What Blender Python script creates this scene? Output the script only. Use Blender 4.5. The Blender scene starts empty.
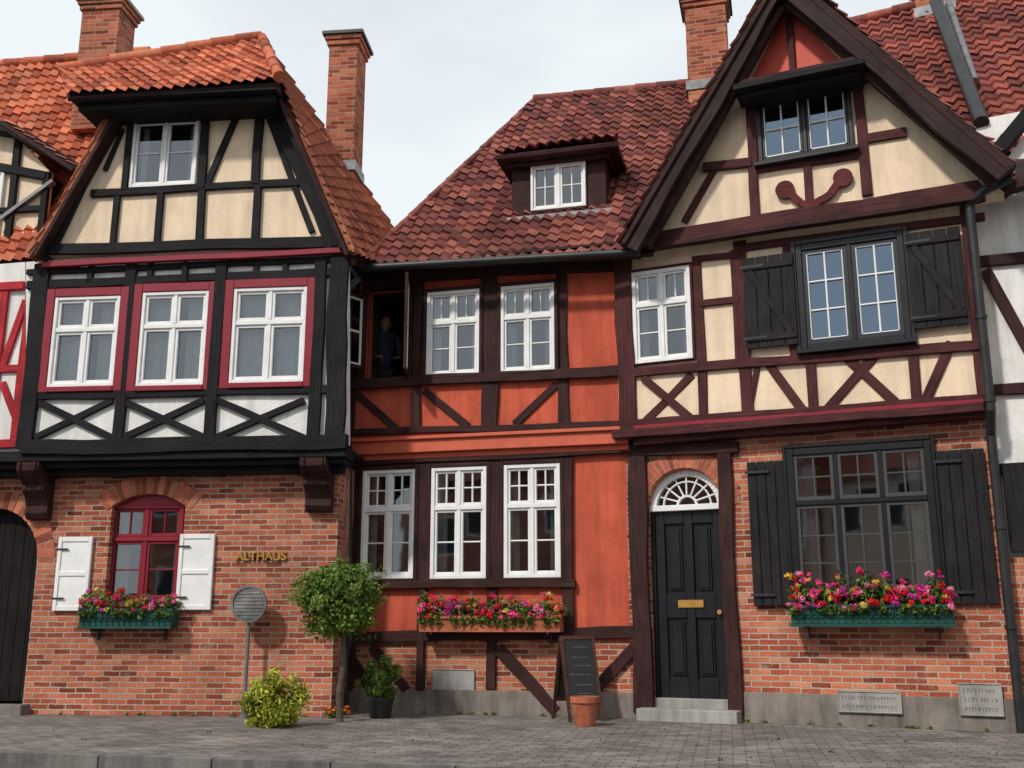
import bpy,bmesh,math,random
from mathutils import Vector,Matrix
random.seed(7)
rnd=random.random
def ru(a,b): return a+(b-a)*rnd()
sc=bpy.context.scene
TH=math.radians(13);F=1040.0;CH=1.05
CAM=Vector((0,0,CH))
def ray(u,v):
    a=(u-512)/F;b=(384-v)/F
    return Vector((a,math.cos(TH)-b*math.sin(TH),math.sin(TH)+b*math.cos(TH)))
def G(u,v):
    r=ray(u,v);return CAM+r*(-CH/r.z)
def zat(y,v):
    r=ray(512,v);return CH+y*r.z/r.y
class PL:
    def __init__(s,o,d):
        s.o=Vector((o[0],o[1],0));s.d=Vector((d[0],d[1],0)).normalized()
        s.n=Vector((s.d.y,-s.d.x,0))
    def W(s,a,z,off=0): return s.o+s.d*a+s.n*off+Vector((0,0,z))
    def H(s,u,v,off=0):
        r=ray(u,v);p0=s.o+s.n*off
        t=(p0-CAM).dot(s.n)/r.dot(s.n);p=CAM+r*t
        return ((p-s.o).dot(s.d),p.z)
    def P(s,u,v,off=0):
        a,z=s.H(u,v,off);return s.W(a,z,off)
PM=PL((0,12.89),(1,-.26))
PR=PL((1.38,12.53),(1,-.45))
PLF=PL((-2.11,12.63),(1,-.10))
# ------------------------------------------------------------ materials
def newmat(n,spec=.3):
    m=bpy.data.materials.new(n);m.use_nodes=True;nt=m.node_tree
    b=nt.nodes['Principled BSDF'];b.inputs['Specular IOR Level'].default_value=spec;return m,nt,b
def N(nt,t,**k):
    n=nt.nodes.new(t)
    for a,v in k.items():
        if a in n.inputs: n.inputs[a].default_value=v
        else: setattr(n,a,v)
    return n
def ramp(nt,fac,stops):
    r=nt.nodes.new('ShaderNodeValToRGB');e=r.color_ramp.elements
    while len(e)<len(stops): e.new(.5)
    for i,(p,c) in enumerate(stops):
        e[i].position=p;e[i].color=(c,c,c,1) if not isinstance(c,tuple) else (*c[:3],1)
    nt.links.new(fac,r.inputs[0]);return r.outputs[0]
def mul(nt,a,b,fac=1.0,mode='MULTIPLY'):
    m=nt.nodes.new('ShaderNodeMix');m.data_type='RGBA';m.blend_type=mode
    m.inputs[0].default_value=fac
    for i,x in ((6,a),(7,b)):
        if isinstance(x,tuple): m.inputs[i].default_value=(*x,1)
        else: nt.links.new(x,m.inputs[i])
    return m.outputs[2]
def mixc(nt,fac,a,b):
    m=nt.nodes.new('ShaderNodeMix');m.data_type='RGBA';nt.links.new(fac,m.inputs[0])
    for i,x in ((6,a),(7,b)):
        if isinstance(x,tuple): m.inputs[i].default_value=(*x,1)
        else: nt.links.new(x,m.inputs[i])
    return m.outputs[2]
def noise(nt,vec,scale,detail=4,rough=.6):
    n=N(nt,'ShaderNodeTexNoise');n.inputs['Scale'].default_value=scale
    n.inputs['Detail'].default_value=min(detail,4);n.inputs['Roughness'].default_value=rough
    if vec is not None: nt.links.new(vec,n.inputs['Vector'])
    return n.outputs[0]
def mapped(nt,src,scale=(1,1,1),rot=(0,0,0)):
    m=nt.nodes.new('ShaderNodeMapping');m.inputs['Scale'].default_value=scale;m.inputs['Rotation'].default_value=rot
    nt.links.new(src,m.inputs[0]);return m.outputs[0]
def bump(nt,b,h,st=.3,d=.01):
    x=nt.nodes.new('ShaderNodeBump');x.inputs['Strength'].default_value=st;x.inputs['Distance'].default_value=d
    nt.links.new(h,x.inputs['Height']);nt.links.new(x.outputs[0],b.inputs['Normal'])
def wood(name,c,rough=.7,var=(.5,1.5),bs=.5):
    m,nt,b=newmat(name,.14);tc=N(nt,'ShaderNodeTexCoord')
    g=noise(nt,mapped(nt,tc.outputs['UV'],(2.5,38,1)),1.0,4,.65)
    g2=noise(nt,tc.outputs['Object'],2.6,4,.65)
    col=mul(nt,tuple(c),ramp(nt,g,[(.25,var[0]),(.75,var[1])]))
    col=mul(nt,col,ramp(nt,g2,[(.3,.65),(.7,1.4)]))
    # silvery weathered streaks in the grain
    wf=ramp(nt,noise(nt,mapped(nt,tc.outputs['UV'],(1.2,22,1)),1.7,4,.8),[(.56,0.0),(.78,.16)])
    col=mixc(nt,wf,col,(.20,.17,.16))
    nt.links.new(col,b.inputs['Base Color']);b.inputs['Roughness'].default_value=rough
    bump(nt,b,g,bs,.008);return m
def plaster(name,c,dirt=.25):
    m,nt,b=newmat(name,.2);tc=N(nt,'ShaderNodeTexCoord')
    g=noise(nt,tc.outputs['Object'],1.5,4,.7);f=noise(nt,tc.outputs['Object'],45,3,.7)
    st=noise(nt,mapped(nt,tc.outputs['Object'],(7,7,.8)),1.0,4,.65)
    col=mul(nt,tuple(c),ramp(nt,g,[(.3,1-dirt),(.62,1.05)]))
    col=mul(nt,col,ramp(nt,st,[(.3,1-dirt),(.58,1.03)]))
    col=mul(nt,col,ramp(nt,f,[(.3,.93),(.7,1.04)]))
    nt.links.new(col,b.inputs['Base Color']);b.inputs['Roughness'].default_value=.9
    bump(nt,b,f,.45,.014);return m
def paint(name,c,rough=.45,metal=0,var=.12):
    m,nt,b=newmat(name,.35);tc=N(nt,'ShaderNodeTexCoord')
    g=noise(nt,tc.outputs['Object'],6,4,.7)
    col=mul(nt,tuple(c),ramp(nt,g,[(.3,1-var*1.5),(.65,1+var*.5)]))
    nt.links.new(col,b.inputs['Base Color']);b.inputs['Roughness'].default_value=rough;b.inputs['Metallic'].default_value=metal
    return m
def brick(name,c1,c2,mort,bw=.215,rh=.064,ms=.0085):
    m,nt,b=newmat(name,.2);tc=N(nt,'ShaderNodeTexCoord')
    uv=tc.outputs['UV']
    dn=N(nt,'ShaderNodeTexNoise');dn.inputs['Scale'].default_value=9;nt.links.new(uv,dn.inputs['Vector'])
    vm=nt.nodes.new('ShaderNodeVectorMath');vm.operation='MULTIPLY_ADD'
    nt.links.new(dn.outputs['Color'],vm.inputs[0]);vm.inputs[1].default_value=(.016,.016,0);nt.links.new(uv,vm.inputs[2])
    def bt(a,bb,mo,sz):
        n=nt.nodes.new('ShaderNodeTexBrick');n.inputs['Scale'].default_value=1
        n.inputs['Brick Width'].default_value=bw;n.inputs['Row Height'].default_value=rh;n.inputs['Mortar Size'].default_value=sz
        n.inputs['Mortar Smooth'].default_value=.25
        n.inputs['Color1'].default_value=(*a,1);n.inputs['Color2'].default_value=(*bb,1);n.inputs['Mortar'].default_value=(*mo,1)
        nt.links.new(vm.outputs[0],n.inputs['Vector']);return n
    k2=bt((0,0,0),(1,1,1),(.5,.5,.5),.001)
    per=ramp(nt,k2.outputs[0],[(0,tuple(x*.42 for x in c2)),(.14,tuple(x*.75 for x in c2)),(.35,c2),(.6,c1),(.85,(c1[0]*1.08,c1[1]*1.25,c1[2]*1.25)),(1,(c1[0]*1.15,c1[1]*1.75,c1[2]*1.9))])
    k=bt((0,0,0),(0,0,0),(1,1,1),ms)
    big=noise(nt,tc.outputs['Object'],.9,4,.7);fine=noise(nt,uv,60,3,.75)
    col=mul(nt,per,ramp(nt,fine,[(.3,.62),(.7,1.35)]))
    f=ramp(nt,noise(nt,uv,5.5,4,.9),[(.53,0.0),(.74,.5)])
    col=mixc(nt,f,col,mort)
    mcol=mul(nt,tuple(mort),ramp(nt,fine,[(.3,.7),(.7,1.15)]))
    col=mixc(nt,k.outputs['Fac'],col,mcol)
    col=mul(nt,col,ramp(nt,big,[(.32,.66),(.62,1.1)]))
    nt.links.new(col,b.inputs['Base Color']);b.inputs['Roughness'].default_value=.92
    inv=nt.nodes.new('ShaderNodeMath');inv.operation='MULTIPLY_ADD';nt.links.new(k.outputs['Fac'],inv.inputs[0]);inv.inputs[1].default_value=-1.0
    nt.links.new(fine,inv.inputs[2]);bump(nt,b,inv.outputs[0],.85,.016);return m
def attrmat(name,rough=.8,sub=0,bs=0,lo=.78,moss=False):
    m,nt,b=newmat(name,.2);a=N(nt,'ShaderNodeAttribute',attribute_name='Col')
    tc=N(nt,'ShaderNodeTexCoord')
    g=noise(nt,tc.outputs['Object'],1.1,4,.7)
    col=mul(nt,a.outputs['Color'],ramp(nt,g,[(.3,lo),(.65,1.12)]))
    if bs:
        f=noise(nt,tc.outputs['Object'],25,3,.7);col=mul(nt,col,ramp(nt,f,[(.3,.74),(.7,1.2)]));bump(nt,b,f,bs,.01)
    if moss:
        mf=ramp(nt,noise(nt,tc.outputs['Object'],4.2,4,.85),[(.54,0.0),(.74,.55)])
        col=mixc(nt,mf,col,(.085,.062,.045))
    nt.links.new(col,b.inputs['Base Color']);b.inputs['Roughness'].default_value=rough
    if sub:
        t=N(nt,'ShaderNodeBsdfTranslucent');nt.links.new(col,t.inputs[0]);mx=N(nt,'ShaderNodeMixShader');mx.inputs[0].default_value=sub
        nt.links.new(b.outputs[0],mx.inputs[1]);nt.links.new(t.outputs[0],mx.inputs[2])
        nt.links.new(mx.outputs[0],nt.nodes['Material Output'].inputs[0])
    return m
def glassmat(name,base=.16,tint=(.8,.85,.9)):
    m,nt,b=newmat(name);nt.nodes.remove(b)
    tr=N(nt,'ShaderNodeBsdfTransparent');tr.inputs[0].default_value=(.82,.86,.86,1)
    gl=N(nt,'ShaderNodeBsdfGlossy');gl.inputs[0].default_value=(*tint,1);gl.inputs['Roughness'].default_value=.03
    fr=N(nt,'ShaderNodeFresnel');fr.inputs[0].default_value=1.5
    ad=N(nt,'ShaderNodeMath',operation='MULTIPLY_ADD');nt.links.new(fr.outputs[0],ad.inputs[0]);ad.inputs[1].default_value=1.2;ad.inputs[2].default_value=base
    ad.use_clamp=True
    tc=N(nt,'ShaderNodeTexCoord');bp=N(nt,'ShaderNodeBump');bp.inputs['Strength'].default_value=.07;bp.inputs['Distance'].default_value=.01
    nt.links.new(noise(nt,tc.outputs['Object'],3,1),bp.inputs['Height']);nt.links.new(bp.outputs[0],gl.inputs['Normal'])
    mx=N(nt,'ShaderNodeMixShader');nt.links.new(ad.outputs[0],mx.inputs[0]);nt.links.new(tr.outputs[0],mx.inputs[1]);nt.links.new(gl.outputs[0],mx.inputs[2])
    nt.links.new(mx.outputs[0],nt.nodes['Material Output'].inputs[0]);return m
BLK=wood('black_timber',(.012,.011,.013))
BRN=wood('brown_timber',(.040,.017,.016))
RBR=wood('redbrown_timber',(.066,.020,.021))
DRD=paint('dark_red_paint',(.24,.010,.025))
REDT=wood('red_timber',(.34,.02,.028),.6)
ORG=plaster('orange_plaster',(.58,.112,.064),.26)
ORD=paint('orange_paint',(.58,.115,.06),.6)
CRM=plaster('cream_plaster',(.83,.655,.475),.15)
WHT=plaster('white_plaster',(.80,.79,.76),.17)
WPT=paint('white_paint',(.80,.80,.79),.4,0,.07)
BPT=paint('black_paint',(.011,.012,.015),.35,0,.3)
SHT=wood('dark_shutter_wood',(.018,.016,.018))
DWD=wood('dark_door_wood',(.010,.008,.008))
BRK=brick('brick',(.56,.15,.08),(.42,.095,.052),(.53,.44,.35))
BRK2=brick('chimney_brick',(.48,.115,.06),(.36,.075,.042),(.40,.28,.2))
ABR=attrmat('arch_brick',.9,0,.3)
MOR=plaster('mortar',(.45,.37,.30),.3)
STN=plaster('plinth_stone',(.25,.215,.19),.45)
CON=plaster('pale_stone',(.36,.35,.33),.35)
TIL=attrmat('clay_tile',.85,0,.4,.72,True)
LEAF=attrmat('leaf',.55,.25)
PET=attrmat('petal',.6,.2)
GL=glassmat('window_glass',.14)
GLB=glassmat('window_glass_upper',.2,(.58,.76,1.0))
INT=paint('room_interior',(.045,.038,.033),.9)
CUR=paint('net_curtain',(.55,.56,.57),.9)
MTL=paint('zinc',(.20,.205,.21),.45,.4,.3)
DMT=paint('dark_metal_pipe',(.035,.035,.038),.45,.3,.3)
GRN=paint('green_painted_iron',(.012,.075,.06),.45,0,.3)
TER=paint('terracotta',(.45,.13,.065),.8,0,.3)
GLD=paint('gold_paint',(.50,.27,.06),.4,.4,.3)
SOIL=paint('soil',(.04,.028,.02),.95)
CHK=paint('chalk',(.45,.45,.43),.9)
LEAD=paint('grey_glazing_bars',(.055,.055,.058),.5)
# ------------------------------------------------------------ store
ST={}
def part(g,p,m,smooth=False):
    k=(g,p)
    if k not in ST: ST[k]=dict(v=[],f=[],uv=[],col=[],m=m,sm=smooth)
    return ST[k]
def addm(S,V,Fc,UV=None,C=None):
    b=len(S['v']);S['v']+=[tuple(v) for v in V]
    for i,f in enumerate(Fc):
        S['f'].append([b+j for j in f])
        S['uv'].append(UV[i] if UV else [(V[j][0]+V[j][1],V[j][2]) for j in f])
        S['col'].append(C[i] if C else (1,1,1))
cnt=[0]
def prism(S,pl,poly,o0,o1,uvf=None,C=None):
    n=len(poly)
    V=[pl.W(a,z,o1) for a,z in poly]+[pl.W(a,z,o0) for a,z in poly]
    q=[uvf(a,z) if uvf else (a,z) for a,z in poly]
    Fc=[list(range(n)),list(range(2*n-1,n-1,-1))];UV=[list(q),[q[j-n] for j in range(2*n-1,n-1,-1)]]
    for i in range(n):
        j=(i+1)%n;dx=abs(q[j][0]-q[i][0]);dy=abs(q[j][1]-q[i][1])
        Fc.append([j,i,n+i,n+j])
        if dy>dx: UV.append([(q[j][0]+o1,q[j][1]),(q[i][0]+o1,q[i][1]),(q[i][0]+o0,q[i][1]),(q[j][0]+o0,q[j][1])])
        else: UV.append([(q[j][0],q[j][1]+o1),(q[i][0],q[i][1]+o1),(q[i][0],q[i][1]+o0),(q[j][0],q[j][1]+o0)])
    addm(S,V,Fc,UV,[C]*len(Fc) if C else None)
def R4(a0,z0,a1,z1): return [(a0,z0),(a1,z0),(a1,z1),(a0,z1)]
def rect(S,pl,a0,z0,a1,z1,o0,o1,C=None):
    sx=rnd()*9
    if abs(a1-a0)>abs(z1-z0): f=lambda a,z:(a+sx,z)
    else: f=lambda a,z:(z+sx,a)
    prism(S,pl,R4(min(a0,a1),min(z0,z1),max(a0,a1),max(z0,z1)),o0,o1,f,C)
PX=.0123
def beam2(S,pl,p,q,w,off,dep=.07):
    p=Vector(p);q=Vector(q);d=(q-p).normalized();n=Vector((-d.y,d.x))
    cnt[0]+=1;o=off+(cnt[0]%11)*.0022
    L=(q-p).length;k=max(1,int(L/.4));top=[];bot=[];wv=ru(0,6)
    for i in range(k+1):
        c=p+d*(L*i/k)+n*(w*.06*math.sin(i*1.1+wv));top.append(c+n*(w/2*ru(.88,1.08)));bot.append(c-n*(w/2*ru(.88,1.08)))
    poly=[(b.x,b.y) for b in bot]+[(t.x,t.y) for t in reversed(top)]
    sx=rnd()*30
    def uvf(a,z):
        r=Vector((a,z))-p;return (r.dot(d)+sx,r.dot(n))
    prism(S,pl,poly,o-dep,o,uvf)
def beam(S,pl,u1,v1,u2,v2,w,off,dep=.07):
    beam2(S,pl,pl.H(u1,v1,off),pl.H(u2,v2,off),w*PX,off,dep)
def post(S,pl,u,v1,v2,w,off,dep=.07):
    a=pl.H(u,(v1+v2)/2,off)[0]
    beam2(S,pl,(a,pl.H(u,v2,off)[1]),(a,pl.H(u,v1,off)[1]),w*PX,off,dep)
def prect(pl,u0,v0,u1,v1,off):
    um=(u0+u1)/2;vm=(v0+v1)/2
    return pl.H(u0,vm,off)[0],pl.H(um,v1,off)[1],pl.H(u1,vm,off)[0],pl.H(um,v0,off)[1]
def cyl(S,p,q,r0,r1=None,seg=14,C=None):
    r1=r0 if r1 is None else r1
    p=Vector(p);q=Vector(q);d=(q-p).normalized()
    a=d.orthogonal().normalized();b=d.cross(a)
    V=[]
    for c,r in ((p,r0),(q,r1)):
        for i in range(seg):
            t=2*math.pi*i/seg;V.append(c+(a*math.cos(t)+b*math.sin(t))*r)
    Fc=[[i,(i+1)%seg,seg+(i+1)%seg,seg+i] for i in range(seg)]+[list(range(seg-1,-1,-1)),list(range(seg,2*seg))]
    addm(S,V,Fc,None,[C]*len(Fc) if C else None)
def ellip(S,c,r,seg=20,rings=14,fn=None):
    V=[];Fc=[]
    for k in range(rings+1):
        ph=math.pi*k/rings
        for i in range(seg):
            t=2*math.pi*i/seg;v=Vector((math.sin(ph)*math.cos(t),math.sin(ph)*math.sin(t),math.cos(ph)))
            if fn: v=fn(v)
            V.append(Vector((c[0]+r[0]*v.x,c[1]+r[1]*v.y,c[2]+r[2]*v.z)))
    for k in range(rings):
        for i in range(seg): Fc.append([k*seg+i,k*seg+(i+1)%seg,(k+1)*seg+(i+1)%seg,(k+1)*seg+i])
    addm(S,V,Fc)
def lathe(S,c,prof,seg=24):
    V=[];Fc=[]
    for r,z in prof:
        for i in range(seg):
            t=2*math.pi*i/seg;V.append(Vector((c[0]+r*math.cos(t),c[1]+r*math.sin(t),c[2]+z)))
    for k in range(len(prof)-1):
        for i in range(seg): Fc.append([k*seg+i,k*seg+(i+1)%seg,(k+1)*seg+(i+1)%seg,(k+1)*seg+i])
    addm(S,V,Fc)
HOLES={}
def pane(S,pl,a0,z0,a1,z1,o):
    j=lambda:o+ru(-.004,.004)
    V=[pl.W(a0,z0,j()),pl.W(a1,z0,j()),pl.W(a1,z1,j()),pl.W(a0,z1,j())]
    V[3]=V[0]+V[2]-V[1]
    addm(S,V,[[0,1,2,3]])
def sash(g,nm,sm,gm,pl,a0,z0,a1,z1,nx,ny,off,b=.03,mw=.018):
    S=part(g,nm+'_sash',sm);T=part(g,nm+'_glass',gm)
    rect(S,pl,a0,z0,a0+b,z1,off-.05,off);rect(S,pl,a1-b,z0,a1,z1,off-.05,off)
    rect(S,pl,a0+b,z0,a1-b,z0+b*1.2,off-.05,off-.002);rect(S,pl,a0+b,z1-b,a1-b,z1,off-.05,off-.002)
    x0,x1,y0,y1=a0+b,a1-b,z0+b*1.2,z1-b
    for i in range(1,nx):
        x=x0+(x1-x0)*i/nx;rect(S,pl,x-mw/2,y0,x+mw/2,y1,off-.04,off-.008)
    for i in range(1,ny):
        y=y0+(y1-y0)*i/ny;rect(S,pl,x0,y-mw/2,x1,y+mw/2,off-.04,off-.011)
    pane(T,pl,x0,y0,x1,y1,off-.03)
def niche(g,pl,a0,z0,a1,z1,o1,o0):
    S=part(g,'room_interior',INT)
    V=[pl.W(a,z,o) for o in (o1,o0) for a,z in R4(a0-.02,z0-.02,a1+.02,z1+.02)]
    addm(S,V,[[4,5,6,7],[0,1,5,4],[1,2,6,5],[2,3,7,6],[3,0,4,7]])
def curtain(g,pl,a0,z0,a1,z1,o,mat=None):
    S=part(g,'curtain' if mat is None else mat.name,mat or CUR,True);n=max(8,int((a1-a0)/.012));V=[];Fc=[]
    ph=rnd()*6
    for i in range(n+1):
        a=a0+(a1-a0)*i/n
        w=.022*math.sin(a*70+ph)+.012*math.sin(a*31+ph*2)
        V+=[pl.W(a,z0,o+w),pl.W(a,z1,o+w*.5)]
    for i in range(n): Fc.append([2*i,2*i+2,2*i+3,2*i+1])
    addm(S,V,Fc)
def window(g,pl,u0,v0,u1,v1,off,hk,fm,sm=None,gm=None,fw=.05,ncas=2,tr=.33,top=(2,1),bot=(1,2),outer=None,cur=0,mw=.018,nm='window',sw=.03,sill=None):
    sm=sm or fm;gm=gm or GL
    a0,z0,a1,z1=prect(pl,u0,v0,u1,v1,off)
    HOLES.setdefault(hk,[]).append((a0+.012,z0+.012,a1-.012,z1-.012))
    S=part(g,nm+'_frame',fm)
    rect(S,pl,a0,z0,a0+fw,z1,off-.09,off+.03);rect(S,pl,a1-fw,z0,a1,z1,off-.09,off+.03)
    rect(S,pl,a0+fw,z0,a1-fw,z0+fw,off-.09,off+.028);rect(S,pl,a0+fw,z1-fw,a1-fw,z1,off-.09,off+.028)
    x0,x1,y0,y1=a0+fw,a1-fw,z0+fw,z1-fw
    zt=None
    if tr: 
        zt=y1-(y1-y0)*tr;rect(S,pl,x0,zt-.028,x1,zt+.028,off-.08,off+.024)
    mu=.05;wd=(x1-x0-mu*(ncas-1))/ncas
    for i in range(ncas):
        s0=x0+i*(wd+mu);s1=s0+wd
        if i<ncas-1:
            rect(S,pl,s1,y0,s1+mu,(zt-.028) if zt else y1,off-.08,off+.02)
            if zt: rect(S,pl,s1,zt+.028,s1+mu,y1,off-.08,off+.02)
        if zt:
            sash(g,nm,sm,gm,pl,s0,zt+.028,s1,y1,top[0],top[1],off+.005,sw,mw)
            sash(g,nm,sm,gm,pl,s0,y0,s1,zt-.028,bot[0],bot[1],off+.005,sw,mw)
        else: sash(g,nm,sm,gm,pl,s0,y0,s1,y1,bot[0],bot[1],off+.005,sw,mw)
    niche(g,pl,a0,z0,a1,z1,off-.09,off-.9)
    if cur==1:
        w=(x1-x0)
        curtain(g,pl,x0,y0,x0+w*ru(.36,.44),y1,off-.16);curtain(g,pl,x1-w*ru(.36,.44),y0,x1,y1,off-.16)
    elif cur==2: curtain(g,pl,x0,y0,x1,y0+(y1-y0)*ru(.5,.6),off-.15)
    elif cur==3:
        w=(x1-x0);curtain(g,pl,x0,y0,x0+w*ru(.12,.2),y1,off-.16);curtain(g,pl,x1-w*ru(.1,.22),y0,x1,y1,off-.16)
    if outer:
        om,ow=outer;O=part(g,nm+'_surround',om)
        rect(O,pl,a0-ow,z0-ow*.6,a0,z1+ow,off-.04,off+.045);rect(O,pl,a1,z0-ow*.6,a1+ow,z1+ow,off-.04,off+.045)
        rect(O,pl,a0,z1,a1,z1+ow,off-.04,off+.043);rect(O,pl,a0,z0-ow*.6,a1,z0,off-.04,off+.06)
    if sill: rect(part(g,nm+'_sill',sill),pl,a0-.05,z0-.05,a1+.05,z0-.003,off-.02,off+.11)
    return a0,z0,a1,z1
def wall(g,p,m,pl,outline,hk,off,th):
    S=part(g,p,m);holes=HOLES.get(hk,[])
    ax=[q[0] for q in outline];az=[q[1] for q in outline]
    xs=sorted(set([min(ax),max(ax)]+[h[i] for h in holes for i in (0,2) if min(ax)<h[i]<max(ax)]))
    zs=sorted(set([min(az),max(az)]+[h[i] for h in holes for i in (1,3) if min(az)<h[i]<max(az)]))
    bm=bmesh.new();vd={}
    def gv(i,j):
        if (i,j) not in vd: vd[(i,j)]=bm.verts.new((xs[i],zs[j],0))
        return vd[(i,j)]
    for i in range(len(xs)-1):
        for j in range(len(zs)-1):
            cx=(xs[i]+xs[i+1])/2;cz=(zs[j]+zs[j+1])/2
            if any(h[0]<cx<h[2] and h[1]<cz<h[3] for h in holes): continue
            bm.faces.new([gv(i,j),gv(i+1,j),gv(i+1,j+1),gv(i,j+1)])
    n=len(outline)
    for i in range(n):
        p0=outline[i];p1=outline[(i+1)%n];nx=p1[1]-p0[1];nz=-(p1[0]-p0[0])
        if abs(nx)<1e-9 or abs(nz)<1e-9: continue
        bmesh.ops.bisect_plane(bm,geom=bm.verts[:]+bm.edges[:]+bm.faces[:],plane_co=(p0[0],p0[1],0),plane_no=Vector((nx,nz,0)).normalized(),clear_outer=True)
    r=bmesh.ops.extrude_face_region(bm,geom=bm.faces[:])
    for v in r['geom']:
        if isinstance(v,bmesh.types.BMVert): v.co.z=-th
    bm.normal_update()
    bm.verts.index_update();loc=[v.co.copy() for v in bm.verts]
    V=[pl.W(c.x,c.y,off+c.z) for c in loc];Fc=[];UV=[]
    for f in bm.faces:
        nn=f.normal;Fc.append([v.index for v in f.verts])
        if abs(nn.z)>.7: UV.append([(v.co.x,v.co.y) for v in f.verts])
        elif abs(nn.x)>abs(nn.y): UV.append([(v.co.z+v.co.x,v.co.y) for v in f.verts])
        else: UV.append([(v.co.x,v.co.y+v.co.z) for v in f.verts])
    bm.free();addm(S,V,Fc,UV)
def outl(pl,off,*pts):
    return [pl.H(u,v,off) for u,v in pts]
# ---------------------------------------------- roof tiles
ORNG=[(.58,.17,.09),(.53,.145,.075),(.63,.21,.115),(.46,.12,.065),(.36,.095,.055),(.56,.19,.11)]
DKRD=[(.23,.07,.058),(.27,.085,.065),(.18,.055,.048),(.32,.11,.085),(.14,.048,.044)]
REDR=[(.27,.075,.06),(.31,.085,.062),(.21,.06,.05),(.17,.05,.045)]
def tilefield(g,p,fn,Lx,Ly,pal,cw=.2,rh=.25,clip=None,seed=1,x0=0,y0=0):
    S=part(g,p,TIL,True);rg=random.Random(seed)
    nc=int(math.ceil(Lx/cw));nr=int(math.ceil(Ly/rh));K=5
    bm=bmesh.new();rows=[]
    ct={}
    for r in range(nr):
        for fr,hh in ((0,.032),(.96,.0)):
            row=[]
            for c in range(nc*K+1):
                x=c/K;ph=(c%K)/K;ci=min(nc-1,c//K)
                key=(ci,r)
                if key not in ct: ct[key]=(rg.uniform(-.007,.007),rg.uniform(-.010,.010))
                w=ct[key]
                h=.022*(math.sin(2*math.pi*ph)+.3*math.sin(4*math.pi*ph))+hh+w[0]
                xx=x0+x*cw;yy=y0+(r+fr)*rh+w[1]*(1 if fr<.9 else 0)
                if r==0 and fr==0: yy=y0
                row.append(bm.verts.new((xx,yy,h)))
            rows.append(row)
    for a,b in zip(rows,rows[1:]):
        for i in range(len(a)-1): bm.faces.new((a[i],a[i+1],b[i+1],b[i]))
    if clip:
        n=len(clip)
        for i in range(n):
            q0=Vector((*clip[i],0));q1=Vector((*clip[(i+1)%n],0));d=q1-q0
            bmesh.ops.bisect_plane(bm,geom=bm.verts[:]+bm.edges[:]+bm.faces[:],plane_co=q0,plane_no=Vector((d.y,-d.x,0)).normalized(),clear_outer=True)
    bm.verts.index_update();V=[]
    for v in bm.verts:
        P,nn=fn(v.co.x,v.co.y);sag=.03*math.sin(v.co.x*1.3+seed)*math.sin(v.co.y*.9+1)
        V.append(P+nn*(v.co.z+sag))
    Fc=[];UV=[];C=[]
    for f in bm.faces:
        c=f.calc_center_median();k=(int((c.x-x0)//cw),int((c.y-y0)//rh))
        rr=random.Random(k[0]*7919+k[1]*104729+seed);col=rr.choice(pal);b=rr.uniform(.8,1.14)
        Fc.append([v.index for v in f.verts]);UV.append([(v.co.x,v.co.y) for v in f.verts]);C.append(tuple(x*b for x in col))
    bm.free();addm(S,V,Fc,UV,C)
CW=.15;RH=.19
def roofpoly(g,p,P,pal,seed=1,cw=None,rh=None,slab=True):
    cw=cw or CW;rh=rh or RH
    P=[Vector(x) for x in P];e=(P[1]-P[0]).normalized();n=e.cross(P[-1]-P[0]).normalized()
    if n.z<0: n=-n
    up=n.cross(e)
    if up.z<0: up=-up
    q=[((x-P[0]).dot(e),(x-P[0]).dot(up)) for x in P]
    area=sum(q[i][0]*q[(i+1)%len(q)][1]-q[(i+1)%len(q)][0]*q[i][1] for i in range(len(q)))
    if area<0: q=q[::-1]
    x0=min(a for a,b in q);x1=max(a for a,b in q);y0=min(b for a,b in q);y1=max(b for a,b in q)
    tilefield(g,p,lambda x,y:(P[0]+e*x+up*y,n),x1-x0,y1-y0,pal,cw,rh,q,seed,x0,y0)
    if slab:
        S=part(g,p+'_boards',BRN);m=len(P)
        V=[x-n*.045 for x in P]+[x-n*.1 for x in P]
        addm(S,V,[list(range(m)),list(range(2*m-1,m-1,-1))]+[[i,(i+1)%m,m+(i+1)%m,m+i] for i in range(m)])
def roofpatch(g,p,A,B,C,D,pal,seed=1,cw=None,rh=None,flip=False):
    cw=cw or CW;rh=rh or RH
    A,B,C,D=map(Vector,(A,B,C,D));Lx=((B-A).length+(C-D).length)/2;Ly=((D-A).length+(C-B).length)/2
    nc=max(1,round(Lx/cw));nr=max(1,round(Ly/rh));cw=Lx/nc;rh=Ly/nr
    def fn(x,y):
        s=x/Lx;t=y/Ly;P=(A*(1-s)+B*s)*(1-t)+(D*(1-s)+C*s)*t
        n=((B-A)*(1-t)+(C-D)*t).cross((D-A)*(1-s)+(C-B)*s).normalized()
        return P,(-n if flip else n)
    tilefield(g,p,fn,Lx,Ly,pal,cw,rh,None,seed)
    S=part(g,p+'_boards',BRN);V=[]
    for x,y in ((0,0),(Lx,0),(Lx,Ly),(0,Ly)):
        P,n=fn(x,y);V.append(P-n*.045)
    for x,y in ((0,0),(Lx,0),(Lx,Ly),(0,Ly)):
        P,n=fn(x,y);V.append(P-n*.1)
    addm(S,V,[[0,1,2],[0,2,3],[4,6,5],[4,7,6]]+[[i,(i+1)%4,4+(i+1)%4,4+i] for i in range(4)])
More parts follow.
